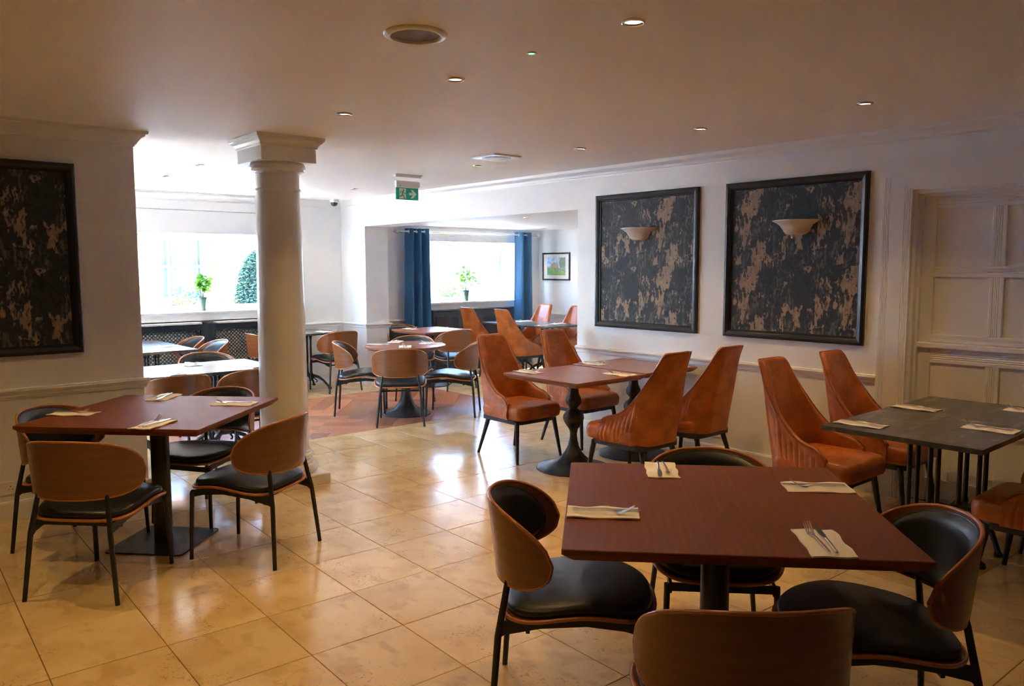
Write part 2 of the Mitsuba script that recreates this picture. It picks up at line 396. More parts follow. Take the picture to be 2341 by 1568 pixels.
struct('wall_back', ply(cat([box(-2.6, WX0, YB, YB + 0.35, -0.01, ZC), box(WX1, XR, YB, YB + 0.35, -0.01, ZC), box(WX0, WX1, YB, YB + 0.35, WZ1, ZC),
                             box(WX0, WX1, YB, YB + 0.35, -0.01, WZ0 - 0.03)]), PAINT))
struct('wall_far_left', ply(box(-8.25, -8.0, -8.0, YL + 0.25, -0.01, ZC), PAINT))
XS, SY0, SY1, SZ0, SZ1 = -0.9, 6.3, 8.3, 0.5, 2.25          # side wall of the window end, with a window of its own (out of the frame)
struct('wall_side', ply(cat([box(XS - 0.25, XS, YL + 0.25, SY0, -0.01, ZC), box(XS - 0.25, XS, SY1, YB + 0.35, -0.01, ZC), box(XS - 0.25, XS, SY0, SY1, -0.01, SZ0), box(XS - 0.25, XS, SY0, SY1, SZ1, ZC)]), PAINT))
w3 = struct('window_3', None, None, 'side window out of the left edge, beyond the left wall')
part(w3, 'frame', ply(cat([box(XS - 0.2, XS - 0.14, SY0, SY1, SZ0, SZ0 + 0.06), box(XS - 0.2, XS - 0.14, SY0, SY1, SZ1 - 0.06, SZ1), box(XS - 0.2, XS - 0.14, SY0, SY0 + 0.06, SZ0 + 0.06, SZ1 - 0.06), box(XS - 0.2, XS - 0.14, SY1 - 0.06, SY1, SZ0 + 0.06, SZ1 - 0.06)]), UPVC))
part(w3, 'mullion', ply(box(XS - 0.2, XS - 0.14, (SY0 + SY1) / 2 - 0.03, (SY0 + SY1) / 2 + 0.03, SZ0 + 0.06, SZ1 - 0.06), UPVC))
for a_, b_ in ((SY0 + 0.05, (SY0 + SY1) / 2 - 0.02), ((SY0 + SY1) / 2 + 0.02, SY1 - 0.05)):
    part(w3, 'pane', ply((np.array([[XS - 0.17, a_, SZ0 + 0.05], [XS - 0.17, b_, SZ0 + 0.05], [XS - 0.17, b_, SZ1 - 0.05], [XS - 0.17, a_, SZ1 - 0.05]]), np.array([[0, 1, 2], [0, 2, 3]])), 'm_glass'))
struct('wall_front', ply(box(-8.0, XR, -8.25, -8.0, -0.01, ZC), PAINT))
AX0, AX1, AZ0, AZ1 = 6.75, 8.72, 1.069, 1.99
struct('wall_alcove_back', ply(cat([box(XR + T2, AX0, YA, YA + 0.33, -0.01, ZA), box(AX1, XA, YA, YA + 0.33, -0.01, ZA), box(AX0, AX1, YA, YA + 0.33, AZ1, ZA),
                                    box(AX0, AX1, YA, YA + 0.33, -0.01, AZ0 - 0.03)]), PAINT))
struct('wall_alcove_right', ply(box(XA, XA + 0.25, 5.2, YA + 0.33, -0.01, ZA), PAINT))
struct('wall_alcove_front', ply(box(XR + T2, XA, 5.165, 5.415, -0.01, ZA), PAINT))

RAIL = [(0.0, 0.0), (0.006, 0.0), (0.012, 0.006), (0.012, 0.014), (0.018, 0.016), (0.018, 0.03), (0.024, 0.034), (0.034, 0.046), (0.037, 0.054), (0.031, 0.059), (0.031, 0.066), (0.0, 0.07)]
SKIRT = [(0.0, 0.0), (0.017, 0.0), (0.017, 0.105), (0.013, 0.116), (0.0, 0.12)]
CORN = [(0.0, -0.10), (0.008, -0.10), (0.010, -0.088), (0.016, -0.086), (0.024, -0.070), (0.042, -0.045), (0.062, -0.032), (0.066, -0.022), (0.078, -0.020), (0.082, 0.0), (0.0, 0.0)]
CORNS = [(0.0, -0.085), (0.006, -0.085), (0.008, -0.075), (0.014, -0.072), (0.022, -0.05), (0.042, -0.028), (0.05, -0.026), (0.054, -0.016), (0.06, 0.0), (0.0, 0.0)]
def moulding(name, path, prof, z, m=TRIM):
    struct(name, ply(splitv(sweep_path(path, [(o, z + h) for o, h in prof])), m))
RZ = 0.772
left_path = [(-2.6, YL), (1.65, YL), (1.65, YL + 0.25), (-2.6, YL + 0.25)]
moulding('trim_1', left_path, CORN, ZC)
moulding('trim_2', left_path, RAIL, RZ)
moulding('baseboard_left', left_path, SKIRT, 0.0)
moulding('trim_3', [(XR, YB), (XR, -2.6)], CORNS, ZC)
moulding('trim_4', [(XR, 5.415), (XR, 2.484)], RAIL, RZ)
moulding('baseboard_right', [(XR, 5.415), (XR, 2.484)], SKIRT, 0.0)
moulding('trim_5', [(4.76, YB), (XR, YB), (XR, 9.40), (XR + T2, 9.40), (XR + T2, YA), (AX0 + 0.0, YA)], RAIL, RZ)
moulding('baseboard_back', [(WX1 + 0.1, YB), (XR, YB), (XR, 9.40), (XR + T2, 9.40), (XR + T2, YA), (AX0, YA)], SKIRT, 0.0)
moulding('trim_6', [(-2.6, YB), (XR, YB)], CORN, ZC)
moulding('trim_7', [(AX1 + 0.1, YA), (XA, YA), (XA, 5.415)], RAIL, RZ)
moulding('baseboard_alcove', [(AX1 + 0.1, YA), (XA, YA), (XA, 5.415)], SKIRT, 0.0)

# column: plinth, two-torus base, tapered shaft, neck bead, echinus, moulded abacus
CX, CY = 2.53, 5.505
col = struct('column', None, None, 'glossy white round column on a square plinth beside the dark left tables')
tc = W(CX, CY)
part(col, 'plinth', ply(cbox(-0.242, 0.242, -0.242, 0.242, -0.002, 0.08, 0.006), GLOSS), tc)
def arc(cx, cz, r, a0, a1, n=8): return [(cx + r * math.cos(math.radians(a)), cz + r * math.sin(math.radians(a))) for a in np.linspace(a0, a1, n)]
part(col, 'base', ply(lathe([(0.05, 0.08), (0.2, 0.08)] + arc(0.2, 0.118, 0.038, -90, 90, 10) + [(0.205, 0.158), (0.205, 0.168)] + arc(0.196, 0.196, 0.028, -70, -180, 6)[:0] + [(0.188, 0.175), (0.183, 0.187), (0.19, 0.197)]
     + arc(0.19, 0.214, 0.017, -80, 90, 8) + [(0.187, 0.233), (0.187, 0.243), (0.178, 0.252), (0.1745, 0.275)], 72), GLOSS, smooth=40), tc)
part(col, 'shaft', ply(lathe([(0.1745, 0.272), (0.173, 0.6), (0.1695, 1.1), (0.1625, 1.7), (0.1555, 2.15)], 72), GLOSS, smooth=40), tc)
part(col, 'neck_ring', ply(lathe([(0.15, 2.146), (0.158, 2.148)] + arc(0.158, 2.156, 0.008, -90, 90, 6) + [(0.152, 2.165)], 72), GLOSS, smooth=40), tc)
part(col, 'capital', ply(lathe([(0.1535, 2.15), (0.1525, 2.265), (0.158, 2.267), (0.158, 2.274), (0.164, 2.275), (0.166, 2.283)] + arc(0.166, 2.315, 0.034, -80, 35, 9) + [(0.19, 2.345), (0.1, 2.348)], 72), GLOSS, smooth=40), tc)
sq = [(-0.205, -0.205), (0.205, -0.205), (0.205, 0.205), (-0.205, 0.205)]
part(col, 'abacus', ply(splitv(cat([sweep_path(sq, [(0.0, 2.345), (0.0, 2.44), (0.008, 2.442), (0.010, 2.455), (0.022, 2.472), (0.036, 2.482), (0.038, 2.49), (0.046, 2.492), (0.05, 2.512), (0.05, 2.52)], closed=True), box(-0.205, 0.205, -0.205, 0.205, 2.344, 2.50)])), GLOSS), tc)

# panelled door in its fluted casing on the right wall
door = struct('door_1', None, None, 'white panelled door with fluted casing at the right edge of the photo')
def fluted(y0, y1, z0, z1, x, bands, depth=0.004, thick=0.028, horizontal=False):
    """a board lying on the plane x, facing -x, with V grooves cut along it"""
    lo, hi = (z0, z1) if horizontal else (y0, y1)
    prof = [(lo, 0.0), (lo, thick - 0.004), (lo + 0.004, thick)]
    for b0, b1, n in bands:
        for k in range(n):
            c = b0 + (b1 - b0) * (k + 0.5) / n
            w = (b1 - b0) / n * 0.42
            prof += [(c - w, thick), (c, thick - depth), (c + w, thick)]
    prof += [(hi - 0.004, thick), (hi, thick - 0.004), (hi, 0.0)]
    m = trimesh.creation.extrude_polygon(Polygon(prof), (y1 - y0) if horizontal else (z1 - z0), engine='earcut')
    v = m.vertices
    if horizontal: m.vertices = np.column_stack([x - v[:, 1], y0 + v[:, 2], v[:, 0]])
    else: m.vertices = np.column_stack([x - v[:, 1], v[:, 0], z0 + v[:, 2]])
    m.fix_normals()
    return m
ca = part(door, 'casing', ply(splitv(fluted(2.284, 2.484, -0.002, 2.2, XR, [(2.292, 2.337, 4), (2.424, 2.466, 4)])), TRIM))
head = trimesh.convex.convex_hull(np.array([[XR - t, y, z] for t in (0, 0.036) for y, z in ((2.484, 2.290), (2.284, 2.104), (1.28, 2.104), (1.08, 2.290))]))
part(door, 'casing_head', ply(head, TRIM))
part(door, 'casing', ply(splitv(cat([fluted(2.284, 2.484, 2.0, 2.104, XR, [(2.292, 2.337, 4), (2.424, 2.466, 4)]), fluted(1.08, 1.28, -0.002, 2.104, XR, [(1.098, 1.14, 4), (1.227, 1.272, 4)])])), TRIM)) if False else None
part(door, 'casing', ply(splitv(fluted(1.08, 1.28, -0.002, 2.104, XR, [(1.098, 1.14, 4), (1.227, 1.272, 4)])), TRIM))
part(door, 'jamb', ply(cat([box(XR, XR + 0.08, 2.262, 2.287, -0.002, 2.106), box(XR, XR + 0.08, 1.28, 1.305, -0.002, 2.106), box(XR, XR + 0.08, 1.28, 2.287, 2.08, 2.106)]), TRIM))
part(door, 'stop', ply(cat([box(XR + 0.045, XR + 0.08, 2.245, 2.262, -0.002, 2.08), box(XR + 0.045, XR + 0.08, 1.305, 1.322, -0.002, 2.08), box(XR + 0.045, XR + 0.08, 1.322, 2.245, 2.062, 2.08)]), TRIM))
DX = XR + 0.10
part(door, 'leaf', ply(box(DX, DX + 0.04, 1.28, 2.287, -0.002, 2.106), TRIM))
for (z0, z1) in ((0.16, 0.50), (0.56, 0.95), (1.145, 1.525), (1.60, 1.978)):
    for (y0, y1) in ((1.83, 2.168), (1.40, 1.748)):
        part(door, 'panel', ply(cbox(DX - 0.004, DX + 0.001, y0 - 0.002, y1 + 0.002, z0 - 0.002, z1 + 0.002, 0.002), TRIM))
for (y0, y1, bands) in ((2.168, 2.262, []), (1.305, 1.40, [])):
    part(door, 'stile', ply(splitv(fluted(y0, y1, 0.0, 2.08, DX, bands, thick=0.02)), TRIM))
for (z0, z1) in ((0.56, 0.95), (1.145, 1.525), (1.60, 1.978)):
    part(door, 'mullion', ply(splitv(fluted(1.748, 1.83, z0, z1, DX, [(1.768, 1.812, 4)], thick=0.02)), TRIM))
for (z0, z1, fl) in ((1.978, 2.08, 5), (1.525, 1.60, 4), (1.09, 1.145, 3), (0.95, 1.05, 5), (0.5, 0.56, 0), (0.03, 0.16, 0)):
    part(door, 'rail', ply(splitv(fluted(1.40, 2.168, z0, z1, DX, [(z0 + 0.022, z1 - 0.014, fl)] if fl else [], thick=0.02, horizontal=True)), TRIM))
part(door, 'ledge', ply(cbox(DX - 0.05, DX + 0.002, 1.31, 2.262, 1.05, 1.088, 0.006), TRIM))

# windows
def window(name, x0, x1, z0, z1, yw, depth, bars, label):
    w = struct(name, None, None, label)
    yg = yw + depth
    part(w, 'frame', ply(cat([box(x0, x1, yg, yg + 0.06, z1 - 0.06, z1), box(x0, x1, yg, yg + 0.06, z0, z0 + 0.06), box(x0, x0 + 0.06, yg, yg + 0.06, z0 + 0.06, z1 - 0.06), box(x1 - 0.06, x1, yg, yg + 0.06, z0 + 0.06, z1 - 0.06)]), UPVC))
    xs = [x0 + 0.06] + [b for b in bars] + [x1 - 0.06]
    for b in bars: part(w, 'mullion', ply(cbox(b - 0.03, b + 0.03, yg - 0.004, yg + 0.064, z0 + 0.06, z1 - 0.06, 0.005), UPVC))
    for a, b in zip(xs[:-1], xs[1:]):
        v = np.array([[a, yg + 0.03, z0 + 0.05], [b, yg + 0.03, z0 + 0.05], [b, yg + 0.03, z1 - 0.05], [a, yg + 0.03, z1 - 0.05]])
        part(w, 'pane', ply((v, np.array([[0, 1, 2], [0, 2, 3]])), 'm_glass'))
    return w
w1 = window('window_1', WX0, WX1, WZ0, WZ1, YB, 0.24, [1.3, 2.5], 'long window over the dark lattice radiator covers')
part(w1, 'sill', ply(cbox(WX0 - 0.02, WX1 + 0.03, YB - 0.2, YB + 0.30, WZ0 - 0.03, WZ0, 0.006), GLOSS))
part(w1, 'apron', ply(box(WX0 - 0.01, WX1 + 0.02, YB - 0.19, YB, 0.955, WZ0 - 0.03), TRIM))
w2 = window('window_2', AX0, AX1, AZ0, AZ1, YA, 0.22, [6.99, 8.47], 'bright window between the blue curtains')
part(w2, 'sill', ply(cbox(AX0 - 0.03, AX1 + 0.03, YA - 0.05, YA + 0.30, AZ0 - 0.03, AZ0, 0.006), GLOSS))
# thin shadow gap of the boxed lintel above window_1
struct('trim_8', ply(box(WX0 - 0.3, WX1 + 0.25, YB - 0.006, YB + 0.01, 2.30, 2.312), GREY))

# ------------------------------------------------------------------ shell-back chair (front = +y)
def chair_parts():
    P = []
    # seat
    a = np.arange(80) * 2 * np.pi / 80
    n_ = 2.9
    n_ = np.where(np.sin(a) < 0, 3.7, 2.7)
    out = np.stack([0.262 * np.sign(np.cos(a)) * np.abs(np.cos(a)) ** (2 / n_), 0.03 + 0.272 * np.sign(np.sin(a)) * np.abs(np.sin(a)) ** (2 / n_)], 1)
    out[:, 0] *= 1.0 - 0.05 * np.clip(-(out[:, 1]) / 0.23, 0, 1) ** 2
    ctr = np.array([0.0, 0.03])
    def rim(y): return 0.402 + 0.036 * np.exp(-((y - 0.07) / 0.18) ** 2)
    def zf(q): return rim(q[:, 1]) - 0.028 * (1 - np.clip(np.abs(q[:, 0]) / 0.262, 0, 1) ** 2) * np.clip(1 - ((q[:, 1] - 0.03) / 0.272) ** 2, 0, 1)
    def rr(s, dz): q = ctr + (out - ctr) * s; return np.column_stack([q, zf(q) + dz])
    top = loft([rr(s, 0.0) for s in (1.0, 0.93, 0.85, 0.6, 0.3, 0.05)], cap0=False)
    bot = loft([rr(s, -0.012) for s in (0.05, 0.3, 0.6, 0.85, 0.93, 1.0)], cap1=False)
    sh = cat([bot, top])
    P.append(('seat', ply(sh, WALNUT, smooth=True, uv=sh.vertices[:, :2][:, ::1] + 3.0), 'walnut veneered seat shell'))
    edge = rr(1.0, -0.006)
    def loop_tube(loop, r, n=8):
        q = np.vstack([loop, loop[:1]])
        return tube(q, r, n, caps=False)
    P.append(('seat>edge_band', ply(loop_tube(edge, 0.0072), PLYEDGE, smooth=True), ''))
    def rc(s, h):
        q = ctr + (out - ctr) * s
        return np.column_stack([q, zf(q) * (1 - min(h / 0.02, 1)) + min(h / 0.02, 1) * rim(q[:, 1]) + h])
    cu = loft([rr(0.94, 0.001), rc(0.955, 0.006), rc(0.962, 0.013), rc(0.955, 0.021), rc(0.93, 0.029), rc(0.86, 0.035), rc(0.7, 0.039), rc(0.4, 0.041), rc(0.05, 0.0415)], cap0=False)
    P.append(('seat_pad', ply(cu, PAD, smooth=True), 'black leather seat pad'))
    # back
    def back(off, inset, nu=45, nv=15, bulge=0.0):
        A, B = 0.288, 0.245
        ph = np.radians(np.linspace(-86, 86, nu)) * (1 - inset * 0.16)
        s = np.linspace(-1, 1, nu)
        half = (0.1425 - inset * 0.012) * np.sqrt(np.clip(1 - np.abs(s) ** 2.6, 0, 1))
        mid = 0.6475 - 0.036 * s ** 2
        w = np.linspace(-1, 1, nv)
        z = mid[:, None] + half[:, None] * w[None]
        lean = -0.11 * (z - 0.52)
        bul = bulge * np.sqrt(np.clip(1 - s[:, None] ** 4, 0, 1)) * np.sqrt(np.clip(1 - w[None] ** 4, 0, 1))
        ra, rb = A - off - bul, B - off - bul
        x = ra * np.sin(ph)[:, None]
        y = -0.03 - rb * np.cos(ph)[:, None] + lean
        return np.stack([x + 0 * z, y, z], -1), ph, z
    Po, ph, z = back(0.0, 0.0)
    Pi, _, _ = back(0.012, 0.0)
    uv = np.stack([np.repeat(ph[:, None] * 0.27, z.shape[1], 1), z], -1).reshape(-1, 2)
    mo, mi_ = grid(Po), grid(Pi[:, ::-1])
    sh = cat([mo, mi_])
    P.append(('backrest', ply(sh, WALNUT, smooth=True, uv=np.vstack([uv, uv]) + 7.0), 'curved walnut veneered back shell'))
    Pm = (Po + Pi) / 2
    P.append(('backrest>edge_band', ply(loop_tube(np.vstack([Pm[:, -1], Pm[::-1, 0][1:-1]]), 0.0070), PLYEDGE, smooth=True), ''))
    Qa, _, _ = back(0.013, 1.0)
    Qb, _, _ = back(0.017, 1.0, bulge=0.022)
    pad = cat([grid(Qb[:, ::-1]), tube(np.vstack([Qa[:, -1], Qa[::-1, 0][1:-1], Qa[:1, -1]]), 0.005, 6, caps=False)])
    P.append(('back_pad', ply(pad, PAD, smooth=True), 'black leather back pad'))
    # frame and legs
    for s in (-1, 1):
        P.append(('leg', ply(tube([(s * 0.216, 0.265, 0.0), (s * 0.207, 0.250, 0.380)], [0.0105, 0.0125], 12), BLACK, smooth=40), ''))
    for s in (-1, 1):
        P.append(('leg', ply(tube([(s * 0.237, -0.270, 0.0), (s * 0.203, -0.246, 0.33), (s * 0.178, -0.217, 0.50), (s * 0.168, -0.207, 0.555)], [0.0105, 0.0125, 0.0115, 0.009], 12), BLACK, smooth=40), ''))
        pr_ = Polygon([(-0.246, 0.318), (-0.225, 0.335), (-0.10, 0.362), (0.06, 0.376), (0.19, 0.364), (0.262, 0.345), (0.262, 0.386), (0.06, 0.408), (-0.08, 0.400), (-0.246, 0.380)])
        m = trimesh.creation.extrude_polygon(pr_, 0.012, engine='earcut')
        v = m.vertices
        m.vertices = np.column_stack([s * (0.203 - 0.004 * v[:, 1] / 0.2) + v[:, 2] - 0.006, v[:, 0], v[:, 1]])
        m.fix_normals()
        P.append(('side_rail', ply(m, BLACK), ''))
    P.append(('cross_rail', ply(cat([box(-0.2, 0.2, 0.245, 0.258, 0.352, 0.382), box(-0.2, 0.2, -0.15, -0.137, 0.342, 0.358)]), BLACK), ''))
    return P
CHAIR = chair_parts()

# ------------------------------------------------------------------ tan high-back dining chair with wings (front = +y)
def tub_parts():
    P = []
    hw, r, yb, yf = 0.232, 0.15, -0.262, 0.155
    pts = [(x, yb) for x in np.linspace(0, hw - r, 12)] + [(hw - r + r * math.sin(t), yb + r - r * math.cos(t)) for t in np.radians(np.linspace(4, 90, 22))] + [(hw + 0.022 * k, yb + r + (yf - yb - r) * k) for k in np.linspace(0.05, 1, 22)]
    pts = np.array(pts)
    al = np.concatenate([[0], np.cumsum(np.linalg.norm(np.diff(pts, axis=0), axis=1))])
    Lh = al[-1]
    nh = 88
    A = np.linspace(0, Lh, nh)
    hp = np.stack([np.interp(A, al, pts[:, 0]), np.interp(A, al, pts[:, 1])], 1)
    a = np.concatenate([-A[::-1], A[1:]])
    plan = np.vstack([hp[::-1] * [-1, 1], hp[1:]])
    t = np.gradient(plan, axis=0); t /= np.linalg.norm(t, axis=1, keepdims=True)
    nout = np.stack([t[:, 1], -t[:, 0]], 1)
    u = np.clip((np.abs(a) - 0.175) / (0.555 - 0.175), 0, 1)
    H = 0.545 + 0.475 * (1 - u) ** 2.6
    e = np.clip((np.abs(a) - (Lh - 0.06)) / 0.06, 0, 1)
    H = H - 0.085 * (1 - np.sqrt(np.clip(1 - e ** 2, 0, 1)))
    ker = np.exp(-0.5 * (np.arange(-10, 11) / 4.0) ** 2); ker /= ker.sum()
    H = np.convolve(np.pad(H, 10, mode='edge'), ker, 'valid')
    H += 0.012 * np.exp(-((np.abs(a) - 0.175) / 0.03) ** 2) - 0.004
    def S(k, z, o):
        f = np.clip((z - 0.40) / 0.62, 0, 1)
        kx = 1 - 0.13 * f ** 0.9
        q = plan[k] + nout[k] * o
        return np.array([q[0] * kx, q[1] - 0.135 * f ** 1.25, z])
    rows, tops = [], []
    for k in range(len(a)):
        h, th = H[k], 0.042
        g = 0.0
        aa = abs(a[k])
        if aa > 0.13:
            ph = (aa - 0.165) / 0.036
            g = 0.0034 * math.exp(-(((ph - round(ph)) * 0.036) / 0.0045) ** 2)
        row = []
        for w in np.linspace(0, 1, 11):
            z = 0.352 + (h - 0.026 - 0.352) * w
            fade = min(1.0, max(0.0, (h - 0.035 - z) / 0.04))
            row.append(S(k, z, 0.010 * math.sin(math.pi * min(w * 1.3, 1)) - g * fade))
        for b in np.radians(np.linspace(15, 165, 6)):
            row.append(S(k, h - 0.024 + 0.024 * math.sin(b), -th / 2 + th / 2 * math.cos(b)))
        for w in np.linspace(0, 1, 8):
            z = h - 0.026 + (0.40 - h + 0.026) * w
            row.append(S(k, z, -th - 0.012 * math.sin(math.pi * w)))
        rows.append(row)
        tops.append(S(k, h - 0.006, 0.002))
    R = np.array(rows)
    m = grid(R)
    caps = []
    for k in (0, len(a) - 1):
        v = np.vstack([R[k], R[k].mean(0)[None]]); n = len(R[k])
        caps.append(trimesh.Trimesh(v, np.array([[j, (j + 1) % n, n] if k == 0 else [(j + 1) % n, j, n] for j in range(n)]), process=False))
    P.append(('backrest', ply(cat([m] + caps), TAN, smooth=True), 'tan leather wrap-around back with stitched channels'))
    P.append(('backrest>piping', ply(tube(tops, 0.0042, 6), TANPIPE, smooth=True), ''))
    q = rrect(0.236, 0.25, 0.06, 7, 0.0, 0.045)
    cu = loft([ring(rrect(0.236 + o, 0.25 + o, max(0.06 + 0.5 * o, 0.012), 7, 0.0, 0.045), z) for o, z in ((-0.012, 0.352), (0.0, 0.358), (0.008, 0.385), (0.008, 0.42), (0.0, 0.446), (-0.014, 0.461), (-0.04, 0.470), (-0.10, 0.476), (-0.2, 0.479))])
    P.append(('seat', ply(cu, TAN, smooth=50), 'tan leather seat cushion'))
    q = rrect(0.225, 0.245, 0.07, 7, 0.0, 0.01)
    P.append(('seat_frame', ply(loft([ring(q, 0.316), ring(q, 0.354)]), BLACK, smooth=40), ''))
    for s in (-1, 1):
        P.append(('leg', ply(tube([(s * 0.245, 0.272, 0.0), (s * 0.207, 0.222, 0.335)], [0.0115, 0.0205], 14), BLACK, smooth=40), ''))
    for s in (-1, 1):
        P.append(('leg', ply(tube([(s * 0.207, -0.285, 0.0), (s * 0.165, -0.185, 0.335)], [0.0115, 0.0205], 14), BLACK, smooth=40), ''))
    return P
TUB = tub_parts()

# ------------------------------------------------------------------ tables
def slab(hx, hy, z1, th=0.042, bev=0.03, vert=0.017):
    """square wooden top whose underside is bevelled back"""
    def r_(i, z): return ring(rrect(hx - i, hy - i, 0.006, 2), z)
    m = loft([r_(bev, z1 - th), r_(0.0, z1 - vert), r_(0.0, z1 - 0.0025), r_(0.0025, z1)])
    m = splitv(m)
    v = m.vertices
    uv = np.where((np.abs(m.vertex_normals[:, 2:]) > 0.5), v[:, :2], np.stack([v[:, 0] + v[:, 1], v[:, 2]], 1))
    return m, uv
def table_top(hx, hy, z1, material, rot=False, **k):
    m, uv = slab(hx, hy, z1, **k)
    if rot: uv = uv[:, ::-1]
    return ply(m, material, uv=uv + 5.0)
def round_top(r, z1):
    prof = [(0.0, z1 - 0.042), (r - 0.035, z1 - 0.042), (r, z1 - 0.02), (r, z1 - 0.003), (r - 0.003, z1), (0.0, z1)]
    m = splitv(lathe(prof, 64))
    return ply(m, TABLE2, uv=m.vertices[:, :2] + 2.0)
def plate_base(z1, half=0.232):
    q = rrect(half, half, 0.03, 6)
    return [('base_plate', ply(loft([ring(q, 0.0), ring(q, 0.008), ring(offset_loop(q, -0.002), 0.010)]), BLACK), 'flat square black steel base plate'),
            ('post', ply(lathe([(0.0, 0.009), (0.051, 0.009), (0.051, z1), (0.0, z1)], 36), BLACK, smooth=40), 'round black steel post'),
            ('top_plate', ply(box(-0.17, 0.17, -0.17, 0.17, z1 - 0.006, z1 + 0.001), BLACK), '')]
def tulip_base(z1, r=0.262):
    pr_ = [(0.0, 0.0), (r, 0.0), (r, 0.009), (r - 0.012, 0.017), (r * 0.72, 0.036), (r * 0.5, 0.066), (r * 0.34, 0.115), (0.062, 0.18), (0.046, 0.27), (0.038, 0.4), (0.036, 0.55), (0.04, 0.66), (0.055, z1 - 0.012), (0.09, z1), (0.0, z1)]
    return [('pedestal', ply(lathe(pr_, 56), BLACK, smooth=35), 'black trumpet pedestal')]
def baluster_base(z1, r=0.297):
    pr_ = [(0.0, 0.0), (r, 0.0), (r, 0.007), (r - 0.008, 0.013), (r * 0.80, 0.027), (r * 0.6, 0.046), (r * 0.43, 0.070), (0.095, 0.098), (0.067, 0.132), (0.046, 0.175), (0.035, 0.215), (0.0285, 0.255), (0.028, 0.285),
           (0.034, 0.312), (0.052, 0.34), (0.073, 0.37), (0.083, 0.40), (0.081, 0.425), (0.067, 0.45), (0.047, 0.468), (0.034, 0.482), (0.035, 0.492), (0.049, 0.51), (0.061, 0.53), (0.063, 0.55), (0.055, 0.572), (0.042, 0.60), (0.036, 0.65), (0.04, 0.69), (0.055, 0.711), (0.12, 0.713), (0.12, z1), (0.0, z1)]
    return [('pedestal', ply(lathe(pr_, 56), BLACK, smooth=35), 'black turned baluster pedestal on a wide round foot')]
def iron_base(z1):
    P = []
    k = 0.052
    for sx in (-1, 1):
        for sy in (-1, 1):
            prof = [(0.0, 0.20), (0.019, 0.20), (0.019, 0.215), (0.0135, 0.225), (0.0125, z1 - 0.07), (0.017, z1 - 0.064), (0.013, z1 - 0.056), (0.022, z1 - 0.03), (0.022, z1 - 0.01), (0.0, z1 - 0.01)]
            m = lathe(prof, 14); m.apply_translation([sx * k, sy * k, 0])
            P.append(('column', ply(m, IRON, smooth=35), ''))
    arms = cat([cbox(-0.25, 0.25, -0.02, 0.02, z1 - 0.014, z1, 0.003), cbox(-0.02, 0.02, -0.25, 0.25, z1 - 0.014, z1, 0.003)])
    P.append(('top_spider', ply(arms, IRON), ''))
    hub = lathe([(0.0, 0.165), (0.06, 0.17), (0.085, 0.185), (0.085, 0.2), (0.03, 0.206), (0.0, 0.206)], 24)
    P.append(('hub', ply(hub, IRON, smooth=35), ''))
    for q in range(4):
        th = math.radians(45 + 90 * q)
        c, s = math.cos(th), math.sin(th)
        path = [(0.05, 0.185), (0.10, 0.182), (0.17, 0.16), (0.235, 0.115), (0.285, 0.06), (0.315, 0.024), (0.335, 0.016)]
        leg = tube([(x * c, x * s, z) for x, z in path], [0.02, 0.019, 0.017, 0.015, 0.014, 0.015, 0.012], 10)
        toe = lathe([(0.0, 0.0), (0.02, 0.002), (0.024, 0.012), (0.018, 0.024), (0.0, 0.03)], 12); toe.apply_translation([0.318 * c, 0.318 * s, 0])
        curl = tube([(x * c, x * s, z) for x, z in ((0.09, 0.165), (0.12, 0.135), (0.15, 0.11), (0.145, 0.09), (0.125, 0.095))], 0.008, 8)
        P.append(('foot', ply(cat([leg, toe, curl]), IRON, smooth=35), ''))
    return P
def slate_top(hx, hy, z1, th=0.026):
    m = splitv(cbox(-hx, hx, -hy, hy, z1 - th, z1, 0.0015))
    return ply(m, SLATE)

# ------------------------------------------------------------------ place settings
def napkin_mesh():
    nu, nv = 26, 12
    U, V = np.meshgrid(np.linspace(-0.122, 0.122, nu), np.linspace(-0.064, 0.064, nv), indexing='ij')
    wob = 0.0025 * np.sin(U * 55 + 1) * np.abs(V / 0.064) ** 2
    Z = 0.006 + 0.0022 * np.sin(U * 40 + V * 20) * np.abs(V / 0.064) ** 1.5 + 0.0012 * np.sin(V * 70)
    top = np.stack([U, V + wob, Z], -1)
    bot = np.stack([U, V + wob, np.maximum(Z - 0.005, 0.0003)], -1)
    mid = np.stack([U * 1.004, (V + wob) * 1.008, np.maximum(Z - 0.0022, 0.0006)], -1)
    def border(P): return np.vstack([P[:, 0], P[-1, 1:], P[-2::-1, -1], P[0, -2:0:-1]])
    side = grid(np.stack([border(bot), border(mid), border(top)], 1), closed_u=True)
    return cat([grid(top), grid(bot[:, ::-1]), side])
NAP = ply(napkin_mesh(), NAPKIN, smooth=40)
def bar_sweep(pts, wid, thk, n=8):
    """flat rounded bar along pts (x along, z up), half-width wid, half-thickness thk"""
    p = np.array(pts, float)
    ang = np.arange(n) * 2 * np.pi / n + np.pi / n
    R = []
    for k in range(len(p)):
        R.append([[p[k][0], p[k][1] + wid[k] * np.sign(math.cos(t)) * abs(math.cos(t)) ** 0.6, p[k][2] + thk[k] * np.sign(math.sin(t)) * abs(math.sin(t)) ** 0.6] for t in ang])
    P = np.array(R)
    m = grid(P, closed_v=True)
    caps = []
    for k, s in ((0, 1), (-1, -1)):
        v = np.vstack([P[k], p[k][None]])
        caps.append(trimesh.Trimesh(v, np.array([[(j + 1) % n, j, n] if s > 0 else [j, (j + 1) % n, n] for j in range(n)]), process=False))
    return cat([m] + caps)
